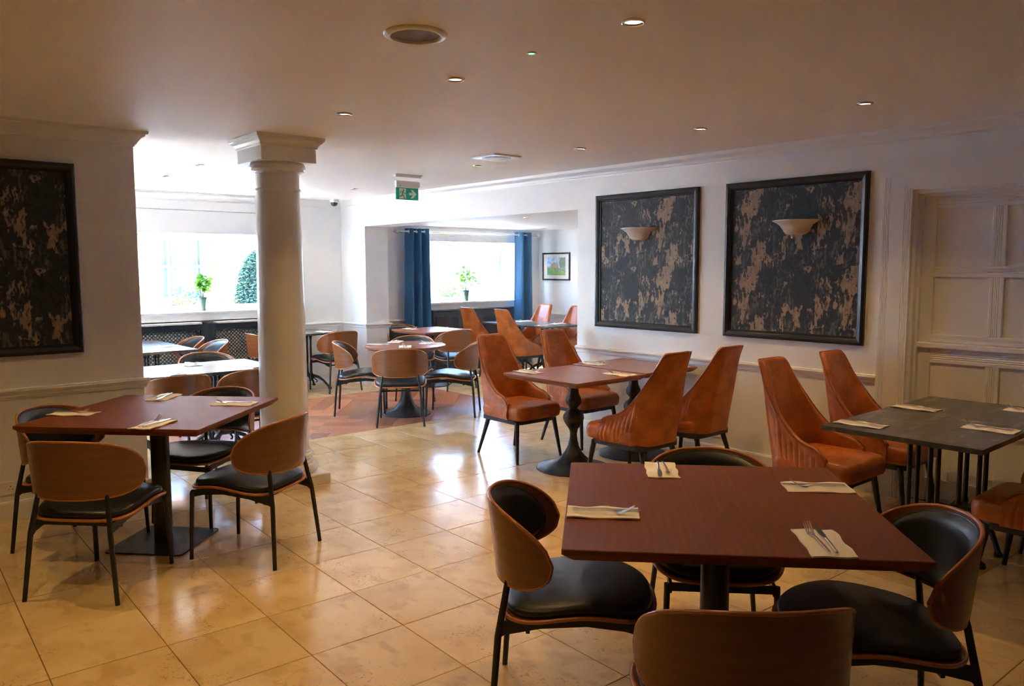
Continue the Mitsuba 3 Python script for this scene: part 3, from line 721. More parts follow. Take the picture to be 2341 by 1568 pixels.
def fork_mesh():
    out = [bar_sweep([(-0.105, 0, 0.0045), (-0.10, 0, 0.005), (-0.03, 0, 0.0075), (0.01, 0, 0.009), (0.028, 0, 0.0075), (0.042, 0, 0.0035)], [0.003, 0.0042, 0.004, 0.0035, 0.0035, 0.005], [0.0018, 0.0026, 0.0024, 0.0022, 0.0018, 0.0015]),
           bar_sweep([(0.038, 0, 0.0035), (0.047, 0, 0.0022), (0.06, 0, 0.0035), (0.066, 0, 0.0065)], [0.004, 0.0105, 0.012, 0.0122], [0.0014, 0.0012, 0.0011, 0.0011])]
    for k in range(4):
        y = -0.0102 + 0.0068 * k
        out.append(bar_sweep([(0.064, y, 0.0055), (0.08, y, 0.013), (0.096, y, 0.022), (0.107, y, 0.029)], [0.002, 0.0019, 0.0016, 0.0008], [0.0011, 0.001, 0.0009, 0.0006]))
    return cat(out)
def knife_mesh():
    return cat([bar_sweep([(-0.112, 0, 0.0045), (-0.108, 0, 0.0045), (0.0, 0, 0.0045), (0.012, 0, 0.0042)], [0.003, 0.0046, 0.004, 0.0034], [0.003, 0.0042, 0.0036, 0.0028]),
                bar_sweep([(0.008, 0, 0.0042), (0.026, 0, 0.0036), (0.05, 0.0015, 0.003), (0.09, 0.0015, 0.0026), (0.112, 0.0005, 0.0024), (0.122, -0.0025, 0.0022)], [0.0034, 0.0075, 0.0098, 0.0095, 0.0078, 0.002], [0.0024, 0.0014, 0.001, 0.0008, 0.0007, 0.0005])])
FORK, KNIFE = ply(fork_mesh(), STEEL, smooth=40), ply(knife_mesh(), STEEL, smooth=40)
def setting(x, y, z, ang, where, sw=1, jit=0.0):
    """napkin with fork and knife; ang = direction the tines point to"""
    put_ = lambda nm, lb, c, sh, tw, g: put(thing(nm, lb, c, g), sh, tw)
    put_('napkin', f'folded cream paper napkin {where}', 'napkin', NAP, W(x, y, z, ang), 'paper napkins on the tables')
    c, s = math.cos(math.radians(ang)), math.sin(math.radians(ang))
    def off(u, v): return x + u * c - v * s, y + u * s + v * c
    fx, fy = off(0.0, 0.018 * sw)
    kx, ky = off(0.008, -0.012 * sw)
    put_('fork', f'steel fork on the napkin {where}', 'fork', FORK, W(fx, fy, z + 0.0085, ang + 3 * sw + jit), 'steel forks on the napkins')
    put_('knife', f'steel knife on the napkin {where}', 'knife', KNIFE, W(kx, ky, z + 0.0085, ang - 2 * sw + jit), 'steel knives on the napkins')

# ------------------------------------------------------------------ tables in place
TZ = 0.76
def table(name, label, x, y, ang, top, base, group=None):
    return assemble(name, label, 'table', [('table_top', top, '')] + base, W(x, y, 0, ang), group)
PB = plate_base(TZ - 0.041)
table('dining_table', 'square red-brown wooden table in the right foreground, laid for four', 2.37, 1.615, 43.2, table_top(0.535, 0.535, TZ, TABLE), PB)
table('dining_table', 'square red-brown wooden table on a flat square plate beside the left wall', 1.418, 4.765, 43.0, table_top(0.512, 0.512, 0.78, TABLE, rot=True), plate_base(0.739))
table('dining_table', 'brown wooden table on a baluster pedestal, nearer of the pair off the right wall', 4.443, 4.378, 0, table_top(0.387, 0.412, TZ, TABLE2), baluster_base(TZ - 0.041))
table('dining_table', 'brown wooden table on a baluster pedestal, the one of the pair touching the right wall', 5.168, 4.378, 0, table_top(0.334, 0.412, TZ + 0.006, TABLE2), baluster_base(TZ - 0.035))
table('round_table', 'round brown wooden table on a black trumpet pedestal over the herringbone floor', 4.75, 7.25, 40, round_top(0.437, TZ), tulip_base(TZ - 0.041))
table('dining_table', 'square brown wooden table in front of the left blue curtain', 6.195, 8.81, 0, table_top(0.385, 0.405, TZ, TABLE2), tulip_base(TZ - 0.041, 0.24))
IB = iron_base(TZ - 0.026)
for x, y, hx, hy, lb in ((4.322, 1.672, 0.357, 0.392, 'dark grey stone-look table at the right, its free corner beside the red-brown table'),
                         (5.032, 1.672, 0.345, 0.392, 'dark grey stone-look table pushed against the white panelled door'),
                         (1.832, 6.755, 0.357, 0.395, 'grey stone-look table half hidden behind the end of the left wall'),
                         (2.552, 6.755, 0.357, 0.395, 'pale-shining stone-look table left of the white column'),
                         (2.53, 8.655, 0.37, 0.352, 'glaring stone-look table before the lattice radiator cover, nearer half of its pair'),
                         (2.53, 9.367, 0.37, 0.352, 'glaring stone-look table before the lattice radiator cover, half nearer the window'),
                         (4.75, 9.64, 0.365, 0.365, 'stone-look table on a cast iron foot just right of the column, against the far wall'),
                         (7.985, 8.415, 0.36, 0.362, 'grey stone-look table in the alcove between tan chairs, nearer half of its pair'),
                         (7.985, 9.145, 0.36, 0.362, 'grey stone-look table in the alcove between tan chairs, half nearer the curtains')):
    table('dining_table', lb, x, y, 0, slate_top(hx, hy, TZ), IB)

# ------------------------------------------------------------------ chairs in place
def chair(x, y, face, label, group=None): assemble('dining_chair', label, 'chair', CHAIR, W(x, y, 0, face - 90), group)
def tub(x, y, face, label, group=None): assemble('wing_chair', label, 'chair', TUB, W(x, y, 0, face - 90), group)
G1, G2, G3 = 'walnut shell chairs around the left table', 'walnut shell chairs around the front table', 'walnut shell chairs around the round table'
G4, G5 = 'walnut shell chairs along the window wall', 'tan wing chairs'
chair(0.994, 4.342, 43.7, 'walnut shell chair with its back to us at the near corner of the left table', G1)
chair(1.06, 5.05, -53, 'walnut shell chair tucked between the left table and the wall under the dark panel', G1)
chair(1.764, 4.259, 123.4, 'walnut shell chair at the left table, standing in front of the column foot', G1)
chair(1.815, 5.115, 212, 'walnut shell chair tucked under the far side of the left table, black back facing us', G1)
chair(2.0, 1.98, -46.5, 'walnut shell chair at the left side of the front red-brown table, seen side on', G2)
chair(2.72, 1.87, 223.5, 'walnut shell chair behind the front red-brown table, only its back arc showing above it', G2)
chair(2.56, 1.13, 134, 'walnut shell chair at the right side of the front red-brown table, open black back', G2)
chair(1.820, 1.175, 50, 'walnut shell chair cut by the bottom photo edge, wooden back before the table', G2)
chair(4.43, 7.66, -34.8, 'walnut shell chair at the left of the round table, seen side on', G3)
chair(4.446, 6.89, 56.5, 'walnut shell chair in front of the round table with its back to us', G3)
chair(5.14, 6.915, 134.5, 'walnut shell chair at the right of the round table, seen side on', G3)
chair(5.075, 7.667, 223.7, 'walnut shell chair behind the round table, black back facing us', G3)
chair(4.99, 9.30, 92, 'walnut shell chair right of the column, turned to the far wall table', G4)
chair(4.20, 9.46, 0, 'walnut shell chair whose orange-brown back peeks out left of the column before the lattice', G4)
chair(6.24, 8.47, 90, 'walnut shell chair with its wooden back to us at the table before the blue curtain', G4)
chair(6.15, 9.30, -90, 'walnut shell chair between the blue curtain and its table, black back facing us', G4)
chair(2.0, 6.39, 90, 'walnut shell chair at the pale table, its wooden back beside the left wall end', G4)
chair(2.62, 6.39, 90, 'walnut shell chair at the pale table, its wooden back cut off by the column', G4)
chair(2.70, 7.38, -90, 'walnut shell chair on the window side of the pale table, black back arc facing us', G4)
chair(3.10, 8.86, 180, 'walnut shell chair beside the glaring tables, nearer of the two before the lattice cover', G4)
chair(3.05, 9.46, 180, 'walnut shell chair beside the glaring tables, smaller of the two before the lattice cover', G4)
tub(4.41, 5.01, -90, 'tan wing chair facing us at the free left end of the baluster tables', G5)
tub(5.17, 5.02, -90, 'tan wing chair facing us at the wall end of the baluster tables', G5)
tub(4.42, 3.715, 90, 'tan wing chair with its back to us at the free end of the baluster tables', G5)
tub(5.06, 3.715, 90, 'tan wing chair with its back to us beside the right wall below the panel gap', G5)
tub(4.57, 2.362, -91, 'tan wing chair at the free end of the dark grey tables, stitched side towards us', G5)
tub(5.265, 2.32, -90, 'tan wing chair between the dark grey tables and the door casing', G5)
tub(4.46, 1.115, 90, 'tan wing chair of which only the seat shows at the right photo edge', G5)
tub(5.2, 1.115, 90, 'tan wing chair barely visible at the right photo edge beyond the tan seat', G5)
tub(7.47, 9.22, 0, 'tan wing chair in the alcove under the window plant, back to us, farther of two', G5)
tub(7.50, 8.46, 0, 'tan wing chair in the alcove, back to us, just left of the grey table corner', G5)
tub(8.25, 9.12, 180, 'tan wing chair in the alcove facing us below the small framed picture', G5)
tub(8.25, 8.40, 180, 'tan wing chair in the alcove half hidden by the right wall end', G5)

# ------------------------------------------------------------------ place settings
for a in ((1.964, 1.792, TZ, -47, 'at the left edge of the front red-brown table', -1),
          (2.568, 2.02, TZ, 223, 'at the far edge of the front red-brown table', 1),
          (2.804, 1.465, TZ, 134, 'at the right edge of the front red-brown table', 1),
          (2.244, 1.146, TZ, 44, 'at the near edge of the front red-brown table', 1),
          (1.02, 4.955, 0.78, -46, 'at the wall side of the left table', -1),
          (1.585, 5.20, 0.78, 228, 'at the far edge of the left table', -1),
          (1.83, 4.665, 0.78, 135, 'at the column side of the left table', 1),
          (1.26, 4.325, 0.78, 40, 'at the near edge of the left table', 1),
          (4.221, 4.665, TZ, -90, 'at the far free corner of the baluster tables', 1),
          (4.975, 4.66, TZ + 0.006, -90, 'at the far wall end of the baluster tables', 1),
          (4.66, 4.09, TZ, 92, 'on the near side of the baluster tables beside the joint', 1),
          (5.34, 4.1, TZ + 0.006, 90, 'on the near side of the baluster tables by the wall', 1),
          (4.125, 1.925, TZ, -88, 'at the free corner of the dark grey tables', 1),
          (4.84, 1.93, TZ, -90, 'at the far joint of the dark grey tables', 1),
          (4.49, 1.42, TZ, 92, 'on the near side of the dark grey tables', 1),
          (5.21, 1.45, TZ, 90, 'on the dark grey tables at the right photo edge', 1),
          (4.534, 7.463, TZ, -38, 'on the left of the round table', 1),
          (4.833, 7.58, TZ, 224, 'at the back of the round table', 1),
          (4.618, 7.054, TZ, 56, 'at the front of the round table', 1),
          (5.03, 7.165, TZ, 134, 'on the right of the round table', 1),
          (6.028, 9.06, TZ, -90, 'at the curtain side of the table before the blue curtain', 1),
          (6.371, 8.56, TZ, 90, 'at the near side of the table before the blue curtain', 1),
          (4.92, 9.43, TZ, 90, 'on the stone-look table right of the column', 1),
          (2.365, 7.0, TZ, -90, 'on the window side of the pale table', 1),
          (2.07, 6.50, TZ, 90, 'on the near side of the pale table', 1),
          (2.745, 6.52, TZ, 90, 'on the pale table right beside the column', 1),
          (2.74, 8.8, TZ, 180, 'on the glaring table before the lattice cover', 1),
          (8.18, 8.4, TZ, 180, 'on the alcove table before the chair by the wall end', 1),
          (7.80, 8.30, TZ, 0, 'on the near corner of the alcove table', 1),
          (8.18, 9.15, TZ, 180, 'on the alcove table below the framed picture', 1)):
    setting(*a)

# ------------------------------------------------------------------ wall panels, lamps, picture, sockets
PROF = [(0.0, 0.0), (0.0, 0.03), (0.006, 0.034), (0.02, 0.036), (0.036, 0.030), (0.044, 0.026), (0.048, 0.018), (0.052, 0.017), (0.058, 0.008), (0.058, 0.004)]
def wall_panel(face, at, cx, z0, z1, w, label):
    k = thing('wall_panel', label, 'wall panel', 'framed dark wallpaper panels')
    f = wall_frame(splitv(frame_loop(w, z1 - z0, PROF)), face, at)
    s = wall_frame(box(-w / 2 + 0.03, w / 2 - 0.03, -(z1 - z0) / 2 + 0.03, (z1 - z0) / 2 - 0.03, 0.001, 0.006), face, at)
    d = [0, cx, (z0 + z1) / 2] if face == '-x' else [cx, 0, (z0 + z1) / 2]
    f.apply_translation(d); s.apply_translation(d)
    part(k, 'frame', ply(f, FRAME), label='black moulded frame')
    part(k, 'wallpaper', ply(s, PAPER), label='mottled navy and bronze wallpaper')
wall_panel('-y', YL, 0.69, 1.046, 2.273, 1.175, 'framed dark wallpaper panel on the left wall, cut by the photo edge')
wall_panel('-x', XR, 4.578, 1.040, 2.258, 1.155, 'framed dark wallpaper panel on the right wall, nearer the alcove opening')
wall_panel('-x', XR, 3.158, 1.040, 2.258, 1.150, 'framed dark wallpaper panel on the right wall beside the panelled door')
def sconce(y, label):
    k = thing('wall_light', label, 'wall light', 'half-bowl wall lights')
    prof = [(0.0, 1.832), (0.045, 1.833), (0.075, 1.84), (0.098, 1.858), (0.112, 1.882), (0.128, 1.905), (0.155, 1.925), (0.185, 1.938), (0.185, 1.944), (0.178, 1.945), (0.15, 1.932), (0.12, 1.91), (0.104, 1.882), (0.09, 1.862), (0.0, 1.85)]
    a = np.linspace(np.pi / 2, 3 * np.pi / 2, 33)
    p = np.array(prof)
    G = np.stack([XR - 0.007 + p[:, None, 0] * 0.86 * np.cos(a), y + p[:, None, 0] * np.sin(a), np.repeat(p[:, 1:2], len(a), 1)], -1)
    part(k, 'bowl', ply(grid(G), CERAMIC, smooth=40))
    m = lathe([(0.0, 1.805), (0.008, 1.808), (0.011, 1.816), (0.007, 1.822), (0.012, 1.828), (0.018, 1.834), (0.0, 1.836)], 20); m.apply_translation([XR - 0.075, y, 0])
    part(k, 'finial', ply(m, CHROME, smooth=40), label='small chrome finial')
    part(k, 'back_plate', ply(box(XR - 0.012, XR - 0.004, y - 0.06, y + 0.06, 1.86, 1.94), CERAMIC))
sconce(4.635, 'unlit cream half-bowl wall light on the panel nearer the alcove')
sconce(3.12, 'unlit cream half-bowl wall light on the panel beside the door')
pk = thing('framed_picture', 'small framed garden painting with white mount on the alcove wall', 'picture')
fr = wall_frame(splitv(frame_loop(0.64, 0.455, [(0.0, 0.0), (0.0, 0.022), (0.004, 0.026), (0.018, 0.026), (0.024, 0.018), (0.026, 0.012), (0.026, 0.006)])), '-x', XA)
gl = wall_frame(splitv(frame_loop(0.594, 0.409, [(0.0, 0.006), (0.0, 0.014), (0.004, 0.014), (0.006, 0.008)])), '-x', XA)
mo = wall_frame(box(-0.30, 0.30, -0.21, 0.21, 0.001, 0.008), '-x', XA)
for m in (fr, gl, mo): m.apply_translation([0, 9.42, 1.607])
part(pk, 'frame', ply(fr, FRAME), label='dark frame')
part(pk, 'slip', ply(gl, AMBER), label='gilt slip inside the frame')
part(pk, 'mount', ply(mo, PLASTIC))
hw_, hh_ = 0.215, 0.145
av = np.array([[XA - 0.0095, 9.42 + hw_, 1.61 - hh_], [XA - 0.0095, 9.42 - hw_, 1.61 - hh_], [XA - 0.0095, 9.42 - hw_, 1.61 + hh_], [XA - 0.0095, 9.42 + hw_, 1.61 + hh_]])
part(pk, 'print', ply(trimesh.Trimesh(av, [[0, 1, 2], [0, 2, 3]], process=False), ART, uv=np.array([[0, 0], [1, 0], [1, 1], [0, 1.0]])), label='impressionist garden scene')
def socket(face, at, cx, cz, label):
    k = thing('power_socket', label, 'socket')
    d = [0, cx, cz] if face == '-x' else [cx, 0, cz]
    def o(m):
        m = wall_frame(m, face, at); m.apply_translation(d); return m
    part(k, 'face_plate', ply(o(cbox(-0.073, 0.073, -0.043, 0.043, 0.0, 0.011, 0.003)), PLASTIC))
    for c in (-0.036, 0.036):
        part(k, 'pin_hole', ply(o(cat([box(c - 0.002, c + 0.002, 0.006, 0.015, 0.0105, 0.0114), box(c - 0.013, c - 0.006, -0.010, -0.006, 0.0105, 0.0114), box(c + 0.006, c + 0.013, -0.010, -0.006, 0.0105, 0.0114)])), DARK))
        part(k, 'switch', ply(o(cbox(c * 0.3 - 0.005, c * 0.3 + 0.005, 0.016, 0.030, 0.010, 0.014, 0.0015)), PLASTIC))
socket('-y', YL, 0.782, 0.208, 'white double power socket low on the left wall')
socket('-x', XR, 3.80, 0.235, 'white double power socket low on the right wall behind a tan chair')

# ------------------------------------------------------------------ ceiling fittings
def spot(x, y, label, z=ZC, r=0.047, on=1.0):
    k = thing('ceiling_spotlight', label, 'spotlight', 'recessed ceiling spotlights')
    m = lathe([(r - 0.014, 0.0), (r - 0.012, -0.006), (r - 0.006, -0.009), (r - 0.001, -0.006), (r, 0.001)], 32)
    part(k, 'bezel', ply(m, UPVC if on < 0.6 else STEEL, smooth=40), W(x, y, z))
    a = np.arange(24) * 2 * np.pi / 24
    v = np.vstack([np.stack([np.cos(a) * (r - 0.015), np.sin(a) * (r - 0.015), 0 * a], 1), [[0, 0, 0]]])
    f = np.array([[(j + 1) % 24, j, 24] for j in range(24)])
    sh = ply(trimesh.Trimesh(v, f, process=False), GREY)
    sh['emitter'] = {'type': 'area', 'radiance': rgb(0.5 * on, 0.45 * on, 0.36 * on)}
    part(k, 'lens', sh, W(x, y, z - 0.0015), label='glowing lens')
    scene[k + '_beam'] = {'type': 'spot', 'intensity': rgb(*(c * on for c in LAMP)), 'cutoff_angle': 54.0, 'beam_width': 27.0, 'to_world': T().look_at(origin=[x, y, z - 0.004], target=[x, y, 0.0], up=[0, 1, 0])}
for x, y, on, lb in ((2.37, 2.03, 1.0, 'brightest recessed ceiling spotlight, nearest the top edge of the photo'),
                     (2.412, 3.20, 1.0, 'recessed ceiling spotlight right of the round ceiling grille'),
                     (2.434, 4.338, 1.0, 'recessed ceiling spotlight above and right of the column'),
                     (4.528, 2.163, 1.0, 'recessed ceiling spotlight above the white door'),
                     (4.505, 3.264, 1.0, 'recessed ceiling spotlight above the panel beside the door'),
                     (4.523, 4.401, 1.0, 'recessed ceiling spotlight above the panel nearer the alcove'),
                     (4.572, 5.756, 0.6, 'recessed ceiling spotlight beside the square ceiling loudspeaker'),
                     (2.608, 7.276, 0.6, 'recessed ceiling spotlight left of the column, nearest of three'),
                     (2.662, 8.385, 0.6, 'recessed ceiling spotlight left of the column, middle of three'),
                     (2.738, 9.50, 0.6, 'recessed ceiling spotlight left of the column, nearest the window wall'),
                     (4.772, 8.317, 0.6, 'small recessed ceiling spotlight left of the exit sign'),
                     (4.842, 9.44, 0.6, 'small recessed ceiling spotlight between the column and the dome camera'),
                     (0.31, 2.03, 1.0, 'recessed ceiling spotlight out of the left edge, nearest us'),
                     (0.31, 3.20, 1.0, 'recessed ceiling spotlight out of the left edge, second along'),
                     (0.45, 4.55, 1.0, 'recessed ceiling spotlight out of the left edge, above the left panel')):
    spot(x, y, lb, on=on)
for x, y, lb in ((6.622, 7.346, 'recessed spotlight in the alcove ceiling, nearest the opening'), (8.595, 9.145, 'recessed spotlight in the alcove ceiling above the picture'), (6.73, 8.883, 'recessed spotlight in the alcove ceiling above the left curtain')):
    spot(x, y, lb, z=ZA, on=0.6)
k = thing('ceiling_downlight', 'large round unlit downlight with glass face set in the ceiling', 'downlight')
part(k, 'bezel', ply(lathe([(0.098, 0.012), (0.098, -0.004), (0.101, -0.012), (0.108, -0.014), (0.12, -0.010), (0.127, -0.004), (0.128, 0.001)], 64), UPVC, smooth=40), W(1.837, 2.698, ZC))
part(k, 'glass_face', ply(lathe([(0.0, -0.0015), (0.098, -0.0015), (0.098, 0.0005)], 48), mat('m_smoked', prin((0.22, 0.2, 0.19), 0.05, 0.6)), smooth=40), W(1.837, 2.698, ZC))
k = thing('indicator_light', 'tiny green indicator lamp on the ceiling', 'indicator light')
part(k, 'ring', ply(lathe([(0.012, 0.0), (0.013, -0.004), (0.02, -0.005), (0.023, 0.001)], 24), PLASTIC, smooth=40), W(2.374, 2.605, ZC))
sh = ply(lathe([(0.0, -0.006), (0.008, -0.005), (0.0125, -0.001)], 16), SIGNG, smooth=40)
sh['emitter'] = {'type': 'area', 'radiance': rgb(0.03, 0.9, 0.12)}
part(k, 'lens', sh, W(2.374, 2.605, ZC), label='green glowing lens')
k = thing('ceiling_loudspeaker', 'white square ceiling loudspeaker with round grille', 'loudspeaker')
part(k, 'plate', ply(cbox(-0.15, 0.15, -0.15, 0.15, -0.014, 0.0, 0.003), UPVC), W(4.323, 5.178, ZC))
part(k, 'grille', ply(lathe([(0.0, -0.019), (0.095, -0.018), (0.10, -0.0135), (0.118, -0.0165), (0.125, -0.0135)], 48), GREY, smooth=40), W(4.323, 5.178, ZC))
k = thing('dome_camera', 'white dome security camera in the far ceiling corner', 'camera')
part(k, 'housing', ply(lathe([(0.0, 0.0), (0.062, 0.0), (0.064, -0.025), (0.058, -0.042), (0.05, -0.046), (0.0, -0.046)], 32), UPVC, smooth=40), W(5.30, 9.78, ZC))
part(k, 'dome', ply(lathe([(0.047, -0.045), (0.046, -0.06), (0.038, -0.078), (0.022, -0.09), (0.0, -0.094)], 32), DARK, smooth=True), W(5.30, 9.78, ZC), label='dark dome')

# emergency exit sign: mount, hangers, lamp housing, green plate with running man, door and arrow
k = thing('exit_sign', 'green emergency exit sign with running man and arrow hanging from the ceiling', 'exit sign')
SX, SY = 4.469, 6.75
part(k, 'ceiling_plate', ply(cbox(SX - 0.145, SX + 0.175, SY - 0.03, SY + 0.05, ZC - 0.006, ZC, 0.002), UPVC))
part(k, 'mount', ply(cbox(SX - 0.145, SX + 0.16, SY - 0.022, SY + 0.03, ZC - 0.03, ZC - 0.004, 0.004), PLASTIC))
for dx in (-0.125, 0.105, 0.125): part(k, 'hanger', ply(tube([(SX + dx, SY, ZC - 0.028), (SX + dx * 0.99, SY, 2.452)], 0.0018, 6), STEEL))
part(k, 'housing', ply(cbox(SX - 0.135, SX + 0.145, SY - 0.02, SY + 0.02, 2.398, 2.456, 0.004), PLASTIC))
part(k, 'light_bar', ply(cbox(SX - 0.133, SX + 0.133, SY - 0.013, SY + 0.013, 2.388, 2.399, 0.002), SIGNW))
part(k, 'plate', ply(cbox(SX - 0.132, SX + 0.132, SY - 0.006, SY + 0.006, 2.272, 2.388, 0.001), SIGNG), label='green plate')
def flat(poly, t0, t1):
    ms = []
    for g in getattr(poly, 'geoms', [poly]):
        m = trimesh.creation.extrude_polygon(g, t1 - t0, engine='earcut')
        v = m.vertices
        m.vertices = np.column_stack([SX - 0.132 + v[:, 0], SY - 0.006 - t0 - v[:, 2], 2.272 + v[:, 1]])
        m.fix_normals()
        ms.append(m)
    return cat(ms)
def seg(pts, w): return shapely.LineString(pts).buffer(w, cap_style=1, join_style=1)
doorp = sbox(0.037, 0.008, 0.116, 0.110)
arrow = Polygon([(0.152, 0.046), (0.197, 0.046), (0.172, 0.017), (0.196, 0.017), (0.242, 0.058), (0.196, 0.099), (0.172, 0.099), (0.197, 0.071), (0.152, 0.071)])
part(k, 'pictogram', ply(flat(doorp, 0.0, 0.0008), SIGNW), label='white doorway')
part(k, 'pictogram', ply(flat(arrow, 0.0, 0.0008), SIGNW), label='white arrow pointing right')
man = shapely.union_all([shapely.Point(0.0865, 0.0935).buffer(0.0078), seg([(0.077, 0.079), (0.073, 0.052)], 0.0075), seg([(0.073, 0.081), (0.058, 0.080), (0.048, 0.066)], 0.0035), seg([(0.084, 0.079), (0.094, 0.063), (0.114, 0.061)], 0.0035),
                         seg([(0.071, 0.052), (0.067, 0.033), (0.030, 0.033)], 0.0048), seg([(0.077, 0.05), (0.090, 0.026), (0.099, 0.008)], 0.0052)])
part(k, 'pictogram', ply(flat(man, 0.0008, 0.0014), SIGNG), label='green running man')
part(k, 'indicator', ply(box(SX - 0.098, SX - 0.088, SY - 0.0215, SY - 0.0195, 2.403, 2.412), SIGNG))
part(k, 'test_button', ply(box(SX - 0.12, SX - 0.108, SY - 0.0215, SY - 0.0195, 2.425, 2.433), AMBER))

# ------------------------------------------------------------------ radiator covers, curtains, plants
def lattice_panel(x0, x1, z0, z1, y, pitch=0.032, w=0.0075, t=0.004):
    H = z1 - z0; W_ = x1 - x0
    ms = []
    for sgn, yy in ((1, y), (-1, y + t)):
        n = int((H + W_) / (pitch * 1.414)) + 1
        for q in range(n + 1):
            c = q * pitch * 1.414
            ln = shapely.LineString([(c - H, 0), (c, H)] if sgn > 0 else [(c, 0), (c - H, H)])
            st = ln.buffer(w / 2, cap_style=2).intersection(sbox(0, 0, W_, H))
            if st.is_empty or st.geom_type != 'Polygon' or st.area < 1e-6: continue
            v2 = np.array(st.exterior.coords)[:-1]
            f2 = [[0, i, i + 1] for i in range(1, len(v2) - 1)]
            v = np.column_stack([x0 + v2[:, 0], np.full(len(v2), yy), z0 + v2[:, 1]])
            n2 = len(v2)
            vb = v + [0, t, 0]
            f = f2 + [[a + n2, c_ + n2, b + n2] for a, b, c_ in f2] + [[i, (i + 1) % n2, n2 + i] for i in range(n2)] + [[(i + 1) % n2, n2 + (i + 1) % n2, n2 + i] for i in range(n2)]
            ms.append(trimesh.Trimesh(np.vstack([v, vb]), f, process=False))
    return cat(ms)
YR = YB - 0.215
for x0, x1, lb in ((1.9, 3.555, 'dark navy radiator cover with lattice front, left one under the window'), (3.555, 4.37, 'dark navy radiator cover with lattice front, right one reaching behind the column')):
    k = thing('radiator_cover', lb, 'radiator cover')
    part(k, 'frame', ply(cat([box(x0, x1, YR, YR + 0.018, 0.843, 0.915), box(x0, x1, YR, YR + 0.018, 0.0, 0.12), box(x0, x0 + 0.08, YR, YR + 0.018, 0.12, 0.843), box(x1 - 0.08, x1, YR, YR + 0.018, 0.12, 0.843),
                              box(x0, x0 + 0.018, YR, YB - 0.001, 0, 0.915), box(x1 - 0.018, x1, YR, YB - 0.001, 0, 0.915)]), NAVY))
    part(k, 'top', ply(cbox(x0 - 0.01 if x0 < 2 else 3.655, x1 + 0.01 if x1 > 4 else 3.465, YR - 0.075, YB - 0.001, 0.915, 0.94, 0.004), GLOSS), label='white shelf top')
    part(k, 'beading', ply(wall_frame(splitv(frame_loop(x1 - x0 - 0.15, 0.735, [(0.0, 0.0), (0.002, 0.006), (0.008, 0.006), (0.01, 0.0)])), '-y', YR).apply_translation([(x0 + x1) / 2, 0, 0.4815]), NAVY))
    pk_ = part(k, 'lattice', ply(lattice_panel(x0 + 0.075, x1 - 0.075, 0.115, 0.848, YR + 0.018), NAVY), label='diamond lattice')
    labels[pk_]['kind'] = 'stuff'
    k2 = thing('radiator', 'beige radiator behind the ' + ('left' if x0 < 2 else 'right') + ' lattice cover', 'radiator')
    cor = np.array([[x0 + 0.12 + 0.02 * q, YB - 0.135 - (0.012 if q % 2 else 0.0)] for q in range(int((x1 - x0 - 0.24) / 0.02))])
    part(k2, 'convector', ply(grid(np.stack([np.column_stack([cor, np.full(len(cor), z)]) for z in (0.16, 0.80)], 1)), RADIATOR))
    part(k2, 'back_panel', ply(box(x0 + 0.12, x1 - 0.12, YB - 0.132, YB - 0.05, 0.14, 0.80), RADIATOR))
    part(k2, 'grille', ply(box(x0 + 0.12, x1 - 0.12, YB - 0.105, YB - 0.05, 0.80, 0.812), RADIATOR))
k = thing('radiator_cover', 'plain dark navy radiator cover under the curtained window', 'radiator cover')
part(k, 'body', ply(cbox(6.90, 8.60, YA - 0.09, YA - 0.001, 0.0, 0.93, 0.004), NAVY))
part(k, 'top', ply(cbox(6.88, 8.62, YA - 0.105, YA - 0.001, 0.93, 0.955, 0.006), NAVY))
for q in range(4): part(k, 'panel', ply(cbox(6.95 + q * 0.41, 7.32 + q * 0.41, YA - 0.098, YA - 0.08, 0.12, 0.86, 0.006), NAVY))
YC = YA - 0.185
k = thing('curtain_rod', 'brushed steel curtain rod with ball ends over the alcove window', 'curtain rod')
part(k, 'rod', ply(tube([(6.24, YC, 2.115), (8.93, YC, 2.115)], 0.013, 14), STEEL, smooth=40))
for x in (6.21, 8.96):
    m = trimesh.creation.icosphere(3, 0.032); m.apply_translation([x, YC, 2.115]); part(k, 'finial', ply(m, STEEL, smooth=True))
for x in (6.28, 8.90): part(k, 'bracket', ply(tube([(x, YC, 2.115), (x, YA + 0.002, 2.115)], 0.008, 8), STEEL))
def curtain(x0, x1, folds, spread, label):
    k = thing('curtain', label, 'curtain', 'blue eyelet curtains')
    nu, nz = folds * 20 + 1, 24
    u = np.linspace(0, 1, nu)
    P = []
    for z in np.linspace(0.03, 2.16, nz):
        f = (2.16 - z) / 2.13
        amp = 0.055 + 0.012 * f
        x = x0 + (x1 - x0) * u + spread * f * (u - 0.5) + 0.008 * np.sin(u * 17 + z * 2) * f
        y = YC + amp * np.cos(u * folds * 2 * np.pi) + 0.006 * np.sin(u * 9 + 3 * z) * f
        P.append(np.column_stack([x, y, np.full(nu, z)]))
    front = np.swapaxes(np.array(P), 0, 1)
    back_ = front + [0, 0.004, 0]
    part(k, 'cloth', ply(cat([grid(front), grid(back_[:, ::-1])]), CURTAIN, smooth=True))
    for q in range(folds):
        xq = x0 + (x1 - x0) * (q + 0.25) / folds
        for dx in (0,):
            tt = np.linspace(0, 2 * np.pi, 21)
            part(k, 'eyelet', ply(tube(np.column_stack([np.full(21, xq) + 0.006 * np.cos(tt) * 0, YC + 0.026 * np.cos(tt) * 0.5, 2.115 + 0.026 * np.sin(tt)]) + np.column_stack([0.026 * 0.87 * np.cos(tt), 0 * tt, 0 * tt]), 0.005, 6, caps=False), STEEL, smooth=True))
curtain(6.39, 6.80, 3, 0.08, 'left dark blue eyelet curtain beside the alcove window')
curtain(8.50, 8.84, 2, 0.05, 'right dark blue eyelet curtain near the framed picture')
